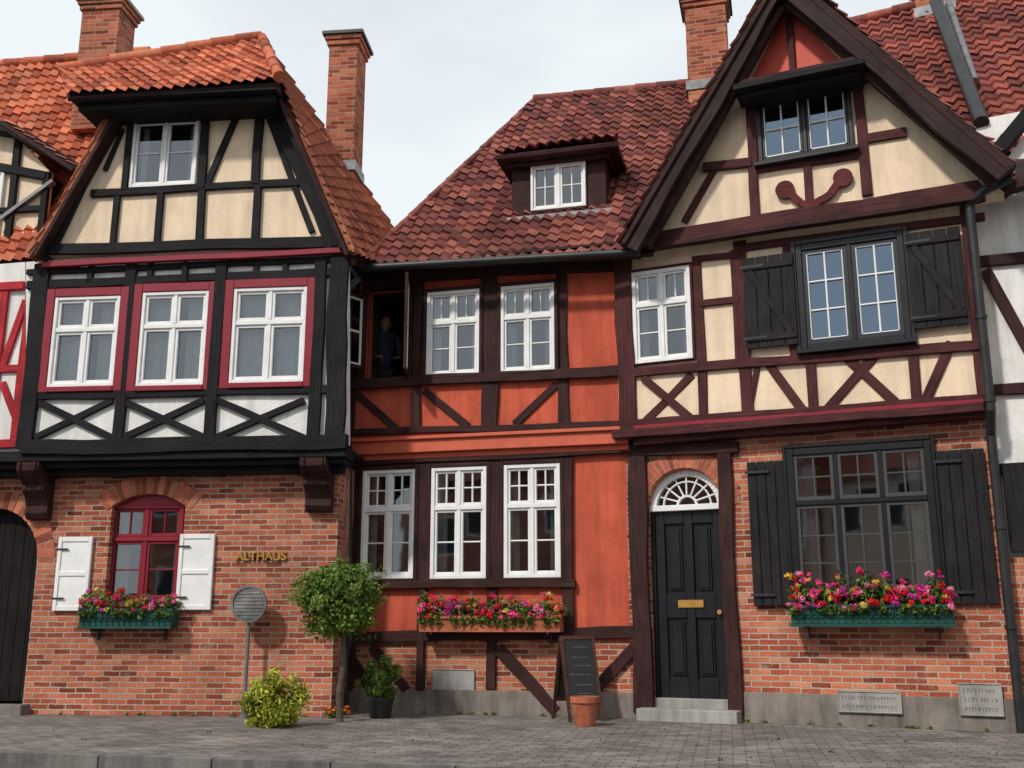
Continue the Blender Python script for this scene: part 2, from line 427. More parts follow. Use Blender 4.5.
def ridge(g,p,P,Q,pal,r=.1,step=.33):
    P=Vector(P);Q=Vector(Q);L=(Q-P).length;n=max(1,int(L/step));S=part(g,p,TIL,True);d=(Q-P)/n
    for i in range(n):
        a=P+d*i;c=random.choice(pal);b=ru(.85,1.15)
        j=Vector((0,0,ru(-.006,.006)))
        cyl(S,a-d*.06+j,a+d*1.0+j,r*1.08,r*.93,12,tuple(x*b for x in c))
def planehit(u,v,P0,n):
    r=ray(u,v);return CAM+r*((P0-CAM).dot(n)/r.dot(n))
def arcband(S,pl,cs,cz,r0,r1,a0,a1,n,o0,o1,gap=0,brickcol=False):
    for i in range(n):
        t0=a0+(a1-a0)*(i+gap/2)/n;t1=a0+(a1-a0)*(i+1-gap/2)/n
        k=1 if not brickcol else ru(.97,1.03)
        poly=[(cs+math.cos(t)*r,cz+math.sin(t)*r) for t,r in ((t0,r0),(t0,r1*k),(t1,r1*k),(t1,r0))]
        C=None;o=o1
        if brickcol:
            b=ru(.6,1.2);C=random.choice([(.5,.14,.08),(.4,.1,.06),(.55,.19,.11)]);C=tuple(x*b for x in C);o=o1+ru(-.003,.005)
        prism(S,pl,poly,o0,o,None,C)
def spandrel(S,pl,cs,cz,r,ztop,o0,o1,phi=math.pi/2,sx=None):
    w=r*math.sin(phi)
    for sg in (-1,1):
        arc=[(cs+sg*r*math.sin(phi*(1-i/10)),cz+r*math.cos(phi*(1-i/10))) for i in range(11)]
        poly=arc+[(cs,ztop),(cs+sg*w,ztop)]
        if sg<0: poly=poly[::-1]
        prism(S,pl,poly,o0,o1)
def leaves(S,c,rad,n,size,pal,shell=.45,squash=1,clump=0,low=-1):
    c=Vector(c);cl=None
    if clump:
        cl=[]
        for _ in range(clump):
            v=Vector((random.gauss(0,1),random.gauss(0,1),random.gauss(0,1))).normalized()
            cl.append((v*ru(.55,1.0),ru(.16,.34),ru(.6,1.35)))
    V=[];Fc=[];C=[]
    for _ in range(n):
        br=1
        if cl:
            k=random.choice(cl);w=Vector((random.gauss(0,1),random.gauss(0,1),random.gauss(0,1))).normalized()
            v=k[0]+w*k[1]*rnd()**.4;br=k[2]
        else:
            w=Vector((random.gauss(0,1),random.gauss(0,1),random.gauss(0,1))).normalized();v=w*(1-shell*rnd())
        if v.z<low: continue
        p=c+Vector((v.x*rad[0],v.y*rad[1],v.z*rad[2]))
        nn=(v.normalized()+Vector((ru(-1,1),ru(-1,1),ru(-1,1)))*.9).normalized()
        a=nn.orthogonal().normalized();a.rotate(Matrix.Rotation(rnd()*6.28,3,nn));b=nn.cross(a);s=size*ru(.6,1.3)
        i=len(V);V+=[p-a*s,p+b*s*.5+nn*s*.15,p+a*s,p-b*s*.5+nn*s*.15]
        Fc+=[[i,i+1,i+2],[i,i+2,i+3]]
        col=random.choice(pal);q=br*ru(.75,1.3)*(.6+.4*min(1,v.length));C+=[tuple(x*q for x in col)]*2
    addm(S,V,Fc,None,C)
GRE=[(.09,.17,.03),(.065,.13,.025),(.13,.21,.04),(.17,.24,.05)]
GRY=[(.42,.44,.04),(.30,.36,.04),(.52,.48,.06),(.2,.26,.04)]
PNK=[(.85,.04,.16),(.9,.10,.32),(.75,.02,.05),(.9,.28,.45),(.65,.04,.38),(.8,.03,.03)]
YEL=[(.85,.5,.06),(.85,.65,.15)]
# ============================================================ LEFT HOUSE
g='half_timbered_house';L=PLF
U=.35
for (a,b,c,d),cu in (((52,297,118,387),1),((140,292,207,386),1),((232,288,306,383),1)):
    window(g,L,a,b,c,d,U+.02,'LU',WPT,cur=cu,tr=.36,top=(1,1),bot=(1,1),outer=(DRD,.11),sw=.035,nm='casement_window',fw=.045)
window(g,L,132,119,198,187,U+.05,'LG',WPT,cur=3,tr=0,bot=(1,2),sw=.03,nm='casement_window',fw=.045)
wall(g,'upper_wall',WHT,L,outl(L,U,(26,452),(346,443),(346,240),(26,262)),'LU',U,.2)
wall(g,'gable_wall',CRM,L,outl(L,U+.05,(44,256),(338,246),(270,92),(122,104)),'LG',U+.05,.15)
T=part(g,'timber_frame',BLK);o=U+.05
beam(T,L,26,285,345,271,9,o);beam(T,L,26,272,345,258,6,o)
beam(T,L,24,396,345,388,9,o)
beam(T,L,20,448,346,441,15,o+.03,.14)
post(T,L,33,264,448,17,o+.01);post(T,L,124,264,448,11,o);post(T,L,215,262,445,12,o);post(T,L,317,258,445,12,o);post(T,L,337,250,445,20,o+.02)
for x in (185,255,90,150,285): post(T,L,x,262,283,6,o)
for x0,x1 in ((34,112),(122,204),(216,304)):
    beam(T,L,x0,400,x1,438,7,o-.01);beam(T,L,x0,438,x1,400,7,o-.014)
J=part(g,'jetty_beam',BLK)
a0=L.H(2,455,U)[0];a1=L.H(346,455,U)[0];zj=L.H(200,452,U)[1]
rect(J,L,a0-3,zj-.09,a1,zj-.005,-.05,U+.05);rect(J,L,a0-3,zj-.16,a1-.03,zj-.093,-.05,U-.03);rect(J,L,a0-3,zj-.24,a1-.1,zj-.163,-.05,U-.15)
rect(part(g,'soffit',BLK),L,a0-3,zj-.003,a1-.01,zj+.05,-.6,U-.01)
def corbel(u0,u1,v0,v1,dep):
    a=L.H(u0,(v0+v1)/2,.2)[0];b=L.H(u1,(v0+v1)/2,.2)[0];zt=zj-.1;zb=L.H((u0+u1)/2,v1,.1)[1];h=zt-zb
    pr=[(0,zb),(dep*.25,zb+h*.02),(dep*.34,zb+h*.12),(dep*.3,zb+h*.25),(dep*.42,zb+h*.4),(dep*.62,zb+h*.52),(dep*.6,zb+h*.62),(dep*.85,zb+h*.74),(dep,zb+h*.85),(dep,zt),(0,zt)]
    S=part(g,'carved_corbel',BRN);n=len(pr)
    for k,(aa,bb,sc_) in enumerate(((a,b,1),(a+.03,a+.06,1.06),(b-.06,b-.03,1.06))):
        V=[L.W(aa,z,o_*sc_) for o_,z in pr]+[L.W(bb,z,o_*sc_) for o_,z in pr]
        addm(S,V,[list(range(n)),list(range(2*n-1,n-1,-1))]+[[i,(i+1)%n,n+(i+1)%n,n+i] for i in range(n)])
corbel(24,46,460,520,.42);corbel(304,330,455,512,.42);corbel(106,128,460,477,.3);corbel(194,218,458,476,.3)
o=U+.1
beam(T,L,45,250,338,241,12,o);beam(T,L,118,104,272,92,13,o)
beam(T,L,90,193,306,181,8,o)
beam(T,L,122,100,46,250,15,o+.02);beam(T,L,266,92,334,246,16,o+.02)
for x,a,b,w in ((114,196,248,7),(158,192,246,7),(200,190,246,8),(256,186,244,8),(128,112,190,7),(204,100,188,9),(258,96,184,9)): post(T,L,x,a,b,w,o-.01)
beam(T,L,238,112,206,184,7,o-.012);beam(T,L,122,128,104,170,5,o-.012)
beam(T,L,266,112,312,232,6,o-.014)
beam(part(g,'red_moulding',DRD),L,42,264,345,250,6,o+.03)
V_=part(g,'verge_board',wood('orange_verge_board',(.34,.12,.06)))
beam(V_,L,116,100,56,214,7,U+.24,.2);beam(V_,L,57,212,26,256,7,U+.24,.2);beam(V_,L,277,84,352,250,6,U+.24,.2)
beam(part(g,'verge_fascia',BLK),L,120,100,38,254,8,U+.2,.2);beam(part(g,'verge_fascia',BLK),L,272,88,343,248,8,U+.2,.2)
Hd=part(g,'gable_hood',BLK)
a0,z0=L.H(70,100,.95);a1,z1=L.H(277,86,.95);zm=(z0+z1)/2
rect(Hd,L,a0,zm-.03,a1,zm+.07,U,.97);rect(Hd,L,a0+.06,zm-.12,a1-.06,zm-.032,U,.85)
A=L.P(262,37,-.5);HL=L.P(66,94,1.02);HR=L.P(279,80,1.02);n=(HR-HL).cross(A-HL).normalized()
TLp=planehit(60,72,HL,n)
roofpoly(g,'hip_roof',[HL,HR,A,TLp],ORNG,3)
Bp=L.P(352,252,U+.27);Hp=L.P(279,82,U+.4);r=ray(432,287);Cp=CAM+r*(15.8/r.y)
roofpatch(g,'side_roof',Bp,Cp,A,Hp,[(.40,.12,.07),(.34,.10,.062),(.46,.15,.09),(.26,.08,.055)],5)
ridge(g,'hip_ridge_tiles',HR+Vector((0,0,.05)),A,ORNG,.07)
s0,z0=L.H(30,254,U+.25);s1,z1=L.H(118,100,U+.25)
roofpatch(g,'left_roof',L.W(s0,z0,-2.2),L.W(s0,z0,U+.27),L.W(s1,z1,U+.27),L.W(s1,z1,-2.2),ORNG,6)
aR=L.H(345,350,U)[0];rect(part(g,'side_wall',BRN),L,aR-.45,2.9,aR-.31,L.H(345,245,U)[1],-3,U-.21)
aB=L.H(335,600,0)[0]
E0=L.P(-230,280,.1);E1=L.P(70,258,.1);T0=L.P(-230,85,-1.9);n=(E1-E0).cross(T0-E0).normalized()
T1=planehit(150,52,E0,n)
roofpoly(g,'main_roof',[E0,E1,T1,T0],ORNG,9);ridge(g,'ridge_tiles',T0,T1,ORNG,.09)
ridge(g,'ridge_tiles',TLp+Vector((0,0,.03)),A,ORNG,.09)
wa0,wz0,wa1,wz1=prect(L,108,506,182,602,0)
window(g,L,108,505,182,603,-.1,'LLx',DRD,cur=3,tr=.34,top=(2,1),bot=(1,2),sw=.035,nm='red_window')
phi=.62;w=(wa1-wa0)/2;r_=w/math.sin(phi);cs=(wa0+wa1)/2;cz=wz1-r_*math.cos(phi);ztop=cz+r_+.01
rect(part(g,'red_window_frame',DRD),L,wa0,wz1-.02,wa1,ztop,-.19,-.075)
HOLES['LL']=[(wa0,wz0,wa1,ztop)]
LW=part(g,'brick_wall',BRK)
spandrel(LW,L,cs,cz,r_,ztop,-.2,0,phi)
AB=part(g,'brick_arch',ABR)
arcband(AB,L,cs,cz,r_+.0,r_+.22,math.pi/2-phi-.1,math.pi/2+phi+.1,17,-.02,.012,.18,True)
arcband(part(g,'arch_mortar',MOR),L,cs,cz,r_+.005,r_+.215,math.pi/2-phi-.1,math.pi/2+phi+.1,8,-.02,.007)
da1=L.H(31,620,0)[0];dr=.62;dc=da1-dr;dz=L.H(5,508,0)[1]-dr
HOLES['LL'].append((dc-dr,.12,da1,dz+dr+.01))
spandrel(LW,L,dc,dz,dr,dz+dr+.01,-.25,0)
arcband(AB,L,dc,dz,dr,dr+.22,0,math.pi,24,-.02,.012,.16,True);arcband(part(g,'arch_mortar',MOR),L,dc,dz,dr+.004,dr+.215,0,math.pi,16,-.02,.007)
D_=part(g,'arched_door',DWD)
nb=9
for i in range(nb):
    x0=dc-dr+2*dr*i/nb;rect(D_,L,x0+.004,.14,x0+2*dr/nb-.004,dz+dr-.0,-.2,-.15+ru(0,.004))
rect(D_,L,dc-dr,.12,da1,dz+dr+.01,-.24,-.19)
rect(part(g,'door_step',STN),L,dc-dr-.1,-.02,da1+.1,.12,-.2,.2)
zt=zj-.1
wall(g,'brick_wall',BRK,L,[(-6,-.3),(aB,-.3),(aB,zt),(-6,zt)],'LL',0,.25)
rect(part(g,'brick_side_wall',BRK),L,aB-.25,-.3,aB-.003,zt,-3,-.25)
rect(part(g,'brick_wall_core',INT),L,-6,-.3,aB-.3,zt,-3,-1.3)
rect(part(g,'window_ledge',STN),L,wa0-.06,wz0-.06,wa1+.06,wz0,-.1,.05)
for u0,v0,u1,v1 in ((56,537,90,611),(178,534,213,610)):
    a,b,c,d=prect(L,u0,v0,u1,v1,.03);S=part(g,'white_shutter',WPT)
    rect(S,L,a,b,c,d,.01,.035)
    rect(S,L,a,b,a+.05,d,.035,.05);rect(S,L,c-.05,b,c,d,.035,.05)
    for z in (b+.03,d-.03,(b+d)/2): rect(S,L,a+.05,z-.03,c-.05,z+.03,.035,.048)
    for z in (b+.15,d-.15): rect(part(g,'shutter_hinge',DMT),L,a-.01,z-.01,a+.14,z+.01,.05,.057)
tx=bpy.data.curves.new('wall_lettering','FONT');tx.body='ALTHAUS';tx.extrude=.012;tx.size=.145;tx.space_character=1.0;tx.align_x='CENTER';tx.offset=.004
to=bpy.data.objects.new('wall_lettering',tx);sc.collection.objects.link(to);tx.materials.append(GLD)
def orient(o,pl,p): o.matrix_world=Matrix.Translation(p)@Matrix(((pl.d.x,0,pl.n.x),(pl.d.y,0,pl.n.y),(0,1,0))).to_4x4()
orient(to,L,L.P(261,560,.02))
# ============================================================ LEFT NEIGHBOUR
g='half_timbered_house.001'
wall(g,'upper_wall',WHT,L,outl(L,.2,(-260,458),(25,452),(25,262),(-260,285)),'NL',.2,.2)
T=part(g,'timber_frame',REDT)
beam(T,L,-240,448,24,443,9,.24);beam(T,L,-240,300,24,286,9,.24);beam(T,L,-240,372,24,368,8,.24);post(T,L,-4,290,445,9,.24)
beam(T,L,2,382,24,440,8,.23);beam(T,L,26,300,2,366,8,.23);post(T,L,-60,290,445,9,.24);beam(T,L,-60,380,-8,440,8,.23);post(T,L,22,290,445,9,.24)
a0,z0,a1,z1=prect(L,-70,150,52,262,-.15)
window(g,L,-50,172,2,235,-.1,'ND',WPT,tr=0,bot=(1,2),nm='dormer_window')
a1=L.H(45,200,-.1)[0]
wall(g,'dormer_wall',CRM,L,[(a0,z0),(a1,z0),(a1,L.H(45,170,-.1)[1]),(L.H(8,128,-.1)[0],L.H(8,128,-.1)[1]),(a0,L.H(8,128,-.1)[1])],'ND',-.12,.12)
T2=part(g,'dormer_timber',BLK)
post(T2,L,12,135,256,8,-.08);post(T2,L,42,172,256,7,-.08);beam(T2,L,-40,160,46,176,10,-.07);beam(T2,L,-60,215,44,208,7,-.08)
beam(T2,L,-40,118,8,126,12,.1,.4);beam(T2,L,4,123,76,168,12,.1,.4)
rect(part(g,'dormer_body',BLK),L,a0,z0,a1-.02,L.H(45,172,-.1)[1],-1.2,-.25)
P0=L.P(76,165,.12);P1=L.P(4,118,.12)
roofpatch(g,'dormer_roof',P0,P0-L.n*1.6,P1-L.n*1.6,P1,ORNG,11)
beam(part(g,'dormer_flashing',MTL),L,0,218,52,180,4,-.04,.1)
def chimney(name,pl,u0,v0,u1,v1,off,dep,capm,base=1.0,pots=0):
    a0,z0,a1,z1=prect(pl,u0,v0,u1,v1,off)
    B=part(name,'brick_stack',BRK2);C=part(name,'cap',capm);zt=z1
    rect_uv=lambda *q:prism(B,pl,R4(q[0],q[1],q[2],q[3]),q[4],q[5])
    rect_uv(a0,z0-base,a1,zt-.2,off-dep,off)
    rect_uv(a0-.03,zt-.2,a1+.03,zt-.12,off-dep-.03,off+.03);rect_uv(a0-.055,zt-.12,a1+.055,zt-.05,off-dep-.055,off+.055)
    rect(C,pl,a0-.09,zt-.05,a1+.09,zt,off-dep-.09,off+.09)
    rect(part(name,'flashing',MTL),pl,a0-.03,z0-.1,a1+.03,z0+.05,off-dep-.03,off+.02)
    return a0,z0,a1,z1
chimney('brick_chimney',L,80,-2,118,66,-.85,.5,MOR)
chimney('brick_chimney.001',L,327,33,356,164,-1.2,.5,DMT,1.5)
# ============================================================ MIDDLE HOUSE
g='half_timbered_house.002';M=PM
for q in ((362,470,415,579),(431,467,487,579),(504,464,561,578)):
    window(g,M,*q,.03,'ML',WPT,cur=3,tr=.36,top=(2,2),bot=(1,2),sw=.03,nm='casement_window',fw=.05,mw=.02,outer=(BRN,.05))
for q in ((427,291,480,376),(501,285,555,372)):
    window(g,M,*q,.13,'MU',WPT,cur=3,tr=.36,top=(2,1),bot=(1,2),sw=.028,nm='casement_window',fw=.045,mw=.018,outer=(BRN,.045))
oa0,oz0,oa1,oz1=prect(M,366,288,409,378,.12);HOLES['MU'].append((oa0,oz0,oa1,oz1))
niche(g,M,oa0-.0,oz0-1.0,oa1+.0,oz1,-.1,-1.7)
curtain(g,M,oa1-.14,oz0,oa1-.02,oz1,-.16,paint('blue_grey_curtain',(.16,.20,.26),.9))
S=part(g,'open_window_frame',BRN)
rect(S,M,oa0-.05,oz0-.06,oa0,oz1+.06,0,.17);rect(S,M,oa1,oz0-.06,oa1+.05,oz1+.06,0,.17);rect(S,M,oa0,oz1,oa1,oz1+.06,0,.168);rect(S,M,oa0,oz0-.06,oa1,oz0,0,.168)
def casement(h,dr,w,z0,z1,fm):
    q=PL((h.x,h.y),(dr.x,dr.y));nm='open_casement_'+fm.name
    S=part(g,nm,fm)
    rect(S,q,0,z0,.05,z1,-.02,.02);rect(S,q,w-.05,z0,w,z1,-.02,.02);rect(S,q,.05,z0,w-.05,z0+.06,-.02,.02);rect(S,q,.05,z1-.05,w-.05,z1,-.02,.02)
    rect(part(g,nm+'_muntin',WPT),q,.05,(z0+z1)/2-.015,w-.05,(z0+z1)/2+.015,-.012,.012)
    I=part(g,nm+'_inner_frame',WPT)
    rect(I,q,.05,z0+.06,.075,z1-.05,-.014,.014);rect(I,q,w-.075,z0+.06,w-.05,z1-.05,-.014,.014);rect(I,q,.075,z0+.06,w-.075,z0+.085,-.014,.014);rect(I,q,.075,z1-.075,w-.075,z1-.05,-.014,.014)
    pane(part(g,nm+'_glass',GL),q,.05,z0+.06,w-.05,z1-.05,0)
casement(M.W(oa0,0,.18),(-M.d*.42+M.n*.9),.46,oz0+.1,oz1-.12,BRN);casement(M.W(oa1,0,.18),(M.d*.3+M.n*.95),.46,oz0-.02,oz1+.02,BRN)
e0=M.H(330,700,0)[0];e1=M.H(634,600,0)[0]
zc=M.H(480,440,.1)[1];zp=M.H(480,690,0)[1];zb=M.H(480,640,0)[1]
wall(g,'lower_wall',ORG,M,[(e0,zb),(e1,zb),(e1,zc),(e0,zc)],'ML',0,.2)
wall(g,'brick_base',BRK,M,[(e0,zp),(e1,zp),(e1,zb),(e0,zb)],'x',0,.2)
prism(part(g,'stone_plinth',STN),M,R4(e0,-.3,e1,zp+.0),-.2,.035)
wall(g,'upper_wall',ORG,M,[(e0,zc),(e1+.02,zc),(e1+.02,M.H(480,256,.1)[1]),(e0,M.H(480,256,.1)[1])],'MU',.1,.2)
T=part(g,'timber_frame',BRN)
beam(T,M,345,461,632,447,12,.08,.1);beam(T,M,345,585,575,583,8,.08,.12)
beam(T,M,345,637,636,632,11,.05)
for u,a,b,w in ((352,455,690,11),(423,464,582,13),(496,462,582,14),(568,458,690,11),(421,586,690,8),(491,586,690,10)): post(T,M,u,a,b,w,.045)
post(T,M,638,450,712,14,.07)
for q in ((342,646,372,690,9),(406,690,372,646,9) ,(497,648,556,712,11),(636,646,592,694,11)): beam(T,M,*q,.04)
C_=part(g,'orange_cornice',ORD)
rect(C_,M,e0,zc-.13,e1+.0,zc+.03,0,.16);rect(C_,M,e0,zc+.03,e1,zc+.075,.05,.2);rect(C_,M,e0,zc-.2,e1,zc-.131,0,.09)
o=.14
beam(T,M,350,277,632,262,16,o);beam(T,M,350,384,634,370,11,o+.03)
for u,a,b,w in ((353,270,432,10),(417,280,432,10),(490,276,428,17),(562,270,428,12),(626,262,425,16)): post(T,M,u,a,b,w,o-.01)
for q in ((358,394,398,430,8),(424,390,468,426,8),(556,384,514,424,8)): beam(T,M,*q,o-.02)
beam(T,M,350,432,634,424,7,o)
E0=M.P(362,266,.5);E1=M.P(652,250,.5);T0=M.P(535,100,-2.7);n=(E1-E0).cross(T0-E0).normalized();T1=planehit(722,80,E0,n)
roofpoly(g,'main_roof',[E0,E1,T1,T0],DKRD,21);ridge(g,'ridge_tiles',T0,T1,DKRD,.08)
ridge(g,'verge_tiles',E0+Vector((-.02,0,.03)),T0,DKRD,.05,.26)
beam2(part(g,'fascia',BRN),M,M.H(362,268,.42),M.H(640,254,.42),.1,.42,.05)
rect(part(g,'eave_soffit',BRN),M,e0+.2,M.H(480,264,.1)[1]-.02,e1,M.H(480,264,.1)[1]+.02,-.05,.42)
S=part(g,'rear_roof',BRN);bk=M.n*-5.5
addm(S,[T0,T1,T1+bk*.6-Vector((0,0,3)),T0+bk*.6-Vector((0,0,3))],[[0,1,2,3]])
zz=M.H(480,262,.1)[1]
addm(part(g,'gable_end',CRM),[M.W(e0+.55,zz,.05),T0-Vector((0,0,.15)),M.W(e0+.55,zz,-5.4)],[[0,1,2]])
G_=part(g,'gutter',DMT,True);cyl(G_,M.P(360,268,.58),M.P(640,252,.58),.05)
dO=-.25
window(g,M,531,163,586,209,dO+.02,'MD',WPT,tr=0,bot=(2,2),nm='dormer_window',fw=.035,cur=0)
q=prect(M,512,160,606,216,dO)
wall(g,'dormer_wall',BRN,M,[(q[0],q[1]),(q[2],q[1]),(q[2],q[3]),(q[0],q[3])],'MD',dO,.1)
rect(part(g,'dormer_cheek',BRN),M,q[0],q[1],q[0]+.05,q[3],dO-2,dO-.1);rect(part(g,'dormer_cheek',BRN),M,q[2]-.05,q[1],q[2],q[3],dO-2,dO-.1)
Dt=part(g,'dormer_eave',BRN)
rect(Dt,M,q[0]-.16,q[3]-.02,q[2]+.2,q[3]+.07,dO-1.6,dO+.22);rect(Dt,M,q[0]-.06,q[3]-.08,q[2]+.08,q[3]-.022,dO-.8,dO+.1)
rect(part(g,'dormer_flashing',MTL),M,q[0]-.06,q[1]-.03,q[2]+.1,q[1]+.025,dO-.1,dO+.06)
p0=M.W(q[0]-.18,q[3]+.09,dO+.26);p1=M.W(q[2]+.22,q[3]+.09,dO+.26);p2=M.W(q[2]-.1,q[3]+.62,dO-1.6);p3=M.W(q[0]+.1,q[3]+.62,dO-1.6)
roofpoly(g,'dormer_roof',[p0,p1,p2,p3],DKRD,31)
chimney('brick_chimney.002',M,686,-6,727,82,-2.3,.55,DMT,1.0)
S=part(g,'downpipe',DMT,True)
pts=[M.P(352,268,.5),M.P(358,280,.62),M.P(342,296,.85),M.P(341,345,.85),M.P(346,375,.8),M.P(346,430,.75),M.P(349,450,.3),M.P(349,560,.15),M.P(349,640,.15),M.P(345,660,.15),M.P(345,712,.15)]
for a,b in zip(pts,pts[1:]): cyl(S,a,b,.045);ellip(S,b,(.047,.047,.047),10,8)
# ============================================================ RIGHT HOUSE
g='half_timbered_house.003';R=PR
window(g,R,633,269,692,362,.15,'RU',WPT,cur=3,tr=.36,top=(2,1),bot=(1,2),nm='casement_window',fw=.05,mw=.02,outer=(RBR,.03))
window(g,R,798,238,908,346,.17,'RU',BPT,sm=paint('blue_black_sash',(.02,.024,.032)),gm=GLB,cur=0,tr=0,bot=(2,3),nm='sash_window',fw=.07,sw=.045,outer=(BPT,.05),sill=BPT,mw=.02)
window(g,R,757,91,853,157,.32,'RG',BPT,gm=GLB,cur=0,tr=0,bot=(2,2),nm='gable_window',fw=.05,sw=.03,mw=.02,sill=BPT)
window(g,R,790,444,938,602,.04,'RL',BPT,sm=LEAD,cur=3,ncas=3,tr=.35,top=(2,2),bot=(2,3),nm='lattice_window',fw=.08,sw=.035,mw=.018,outer=(BPT,.035),sill=BPT)
def mgrid(q,off,ncas,nx,ny,m,fw,mu,b,br=.014):
    a0,z0,a1,z1=q;x0,x1,y0,y1=a0+fw,a1-fw,z0+fw,z1-fw;wd=(x1-x0-mu*(ncas-1))/ncas;S=part(g,'pale_glazing_bars',m)
    for c in range(ncas):
        s0=x0+c*(wd+mu)+b;s1=s0+wd-2*b;t0=y0+b*1.2;t1=y1-b
        rect(S,R,s0,t0,s0+br,t1,off-.03,off+.0);rect(S,R,s1-br,t0,s1,t1,off-.03,off+.0)
        for i in range(1,nx):
            x=s0+(s1-s0)*i/nx;rect(S,R,x-br*.75,t0,x+br*.75,t1,off-.03,off-.001)
        for j in range(0,ny+1):
            y=t0+(t1-t0)*j/ny;rect(S,R,s0+br,y-br*.75,s1-br,y+br*.75,off-.03,off-.004)
mgrid(prect(R,798,238,908,346,.17),.175,2,2,3,WPT,.07,.05,.045)
mgrid(prect(R,757,91,853,157,.32),.325,2,2,2,WPT,.05,.05,.03)
dL,dB,dRr,_=prect(R,651,513,727,699,0);fc=(dL+dRr)/2;fr=(dRr-dL)/2;fz=R.H(688,508,0)[1]+.02
HOLES.setdefault('RL',[]).append((dL,-.3,dRr,fz+fr+.01))
r1=R.H(1008,600,0)[0];zt=R.H(680,446,0)[1];ztr=R.H(980,412,0)[1]
RW=part(g,'brick_wall',BRK)
spandrel(RW,R,fc,fz,fr,fz+fr+.01,-.25,0)
wall(g,'brick_wall',BRK,R,[(0,-.3),(r1,-.3),(r1,max(zt,ztr)+.1),(0,max(zt,ztr)+.1)],'RL',0,.25)
arcband(part(g,'door_arch_bricks',ABR),R,fc,fz,fr+.01,fr+.22,0,math.pi,23,-.02,.014,.18,True)
arcband(part(g,'arch_mortar',MOR),R,fc,fz,fr+.012,fr+.215,0,math.pi,16,-.02,.008)
FW=part(g,'fanlight_frame',WPT)
arcband(FW,R,fc,fz,fr-.08,fr-.002,0,math.pi,24,-.2,-.08)
rect(FW,R,dL+.001,fz-.04,dRr-.001,fz+.03,-.2,-.06)
for i in range(1,8):
    t=math.pi*i/8;beam2(FW,R,(fc+.12*math.cos(t),fz+.03+.12*math.sin(t)),(fc+(fr-.06)*math.cos(t),fz+(fr-.06)*math.sin(t)),.02,-.12,.03)
arcband(FW,R,fc,fz+.02,.1,.13,0,math.pi,12,-.15,-.1);arcband(FW,R,fc,fz+.02,fr*.62,fr*.62+.02,0,math.pi,18,-.15,-.105)
gp=[(fc+(fr-.07)*math.cos(math.pi*i/16),fz+(fr-.07)*math.sin(math.pi*i/16)) for i in range(17)]
addm(part(g,'fanlight_glass',GL),[R.W(a,z,-.14) for a,z in gp],[list(range(17))])
niche(g,R,dL,fz,dRr,fz+fr,-.25,-.9)
D=part(g,'panelled_door',BPT);dz0=dB;dz1=fz-.04;dl=dL+.045;drr=dRr-.045
rect(part(g,'door_frame',BPT),R,dL,0,dl,dz1,-.2,-.08);rect(part(g,'door_frame',BPT),R,drr,0,dRr,dz1,-.2,-.08)
rect(D,R,dl,dz0,drr,dz1,-.22,-.16)
H_=dz1-dz0;W_=drr-dl;st=.11
cols=[(dl,dl+st),((dl+drr)/2-.05,(dl+drr)/2+.05),(drr-st,drr)]
for a,b in cols: rect(D,R,a,dz0,b,dz1,-.16,-.12)
zr=[(0,.1),(.42,.55),(.93,1)]
for (a,b) in ((cols[0][1],cols[1][0]),(cols[1][1],cols[2][0])):
    for z0,z1 in zr: rect(D,R,a,dz0+H_*z0,b,dz0+H_*z1,-.16,-.123)
    for (k,l) in zip(zr,zr[1:]):
        y0=dz0+H_*k[1];y1=dz0+H_*l[0];rect(D,R,a+.035,y0+.035,b-.035,y1-.035,-.16,-.138);rect(D,R,a+.06,y0+.06,b-.06,y1-.06,-.14,-.122)
rect(part(g,'letter_slot',GLD),R,fc-.15,dz0+H_*.475,fc+.15,dz0+H_*.515,-.12,-.105)
cyl(part(g,'door_knob',GLD,True),R.W(drr-.06,dz0+H_*.45,-.12),R.W(drr-.06,dz0+H_*.45,-.06),.015,.028)
S=part(g,'door_step',CON)
rect(S,R,dL-.0,.0,dRr+.0,dB,-.25,-.02);rect(S,R,dL-.12,-.05,dRr+.12,dB-.1,-.02,.3)
T=part(g,'timber_frame',RBR)
TB=part(g,'door_posts',BRN)
post(TB,R,641,452,714,15,.06,.1);post(TB,R,729,448,714,13,.06,.1);beam(TB,R,632,451,738,446,11,.065,.1)
Tr=part(g,'storey_moulding',RBR)
beam(Tr,R,612,435,984,406,8,.25,.26);beam(Tr,R,634,442,986,413,7,.17,.2)
beam(part(g,'red_board',DRD),R,634,428,984,401,4,.23,.1)
prism(part(g,'stone_plinth',STN),R,R4(dRr+.14,-.3,r1,.32),-.2,.03)
prism(part(g,'stone_plinth',STN),R,R4(0,-.3,dL-.14,.2),-.2,.02)
zu=R.H(800,225,.15)[1]
u1=R.H(984,300,.15)[0];zlow=R.H(800,425,.15)[1]
wall(g,'upper_wall',CRM,R,[(-.02,zlow),(u1,zlow),(u1,zu),(-.02,zu)],'RU',.15,.3)
o=.185
beam(T,R,634,372,984,345,9,o)
for u,a,b,w in ((625,250,432,18),(700,255,420,9),(743,240,418,12),(976,200,408,12)): post(T,R,u,a,b,w,o-.006)
post(T,R,790,240,360,8,o-.01)
post(T,R,735,250,365,5,o-.01)
post(T,R,811,352,414,9,o-.01);post(T,R,915,345,406,9,o-.01)
beam(T,R,700,303,740,299,7,o-.01);beam(T,R,700,258,740,254,6,o-.01);beam(T,R,745,247,985,216,7,o-.01)
beam(T,R,643,377,692,420,8,o-.015);beam(T,R,692,374,643,423,8,o-.018)
beam(T,R,766,360,803,412,9,o-.015);beam(T,R,880,350,826,410,9,o-.015);beam(T,R,840,352,896,402,9,o-.018)
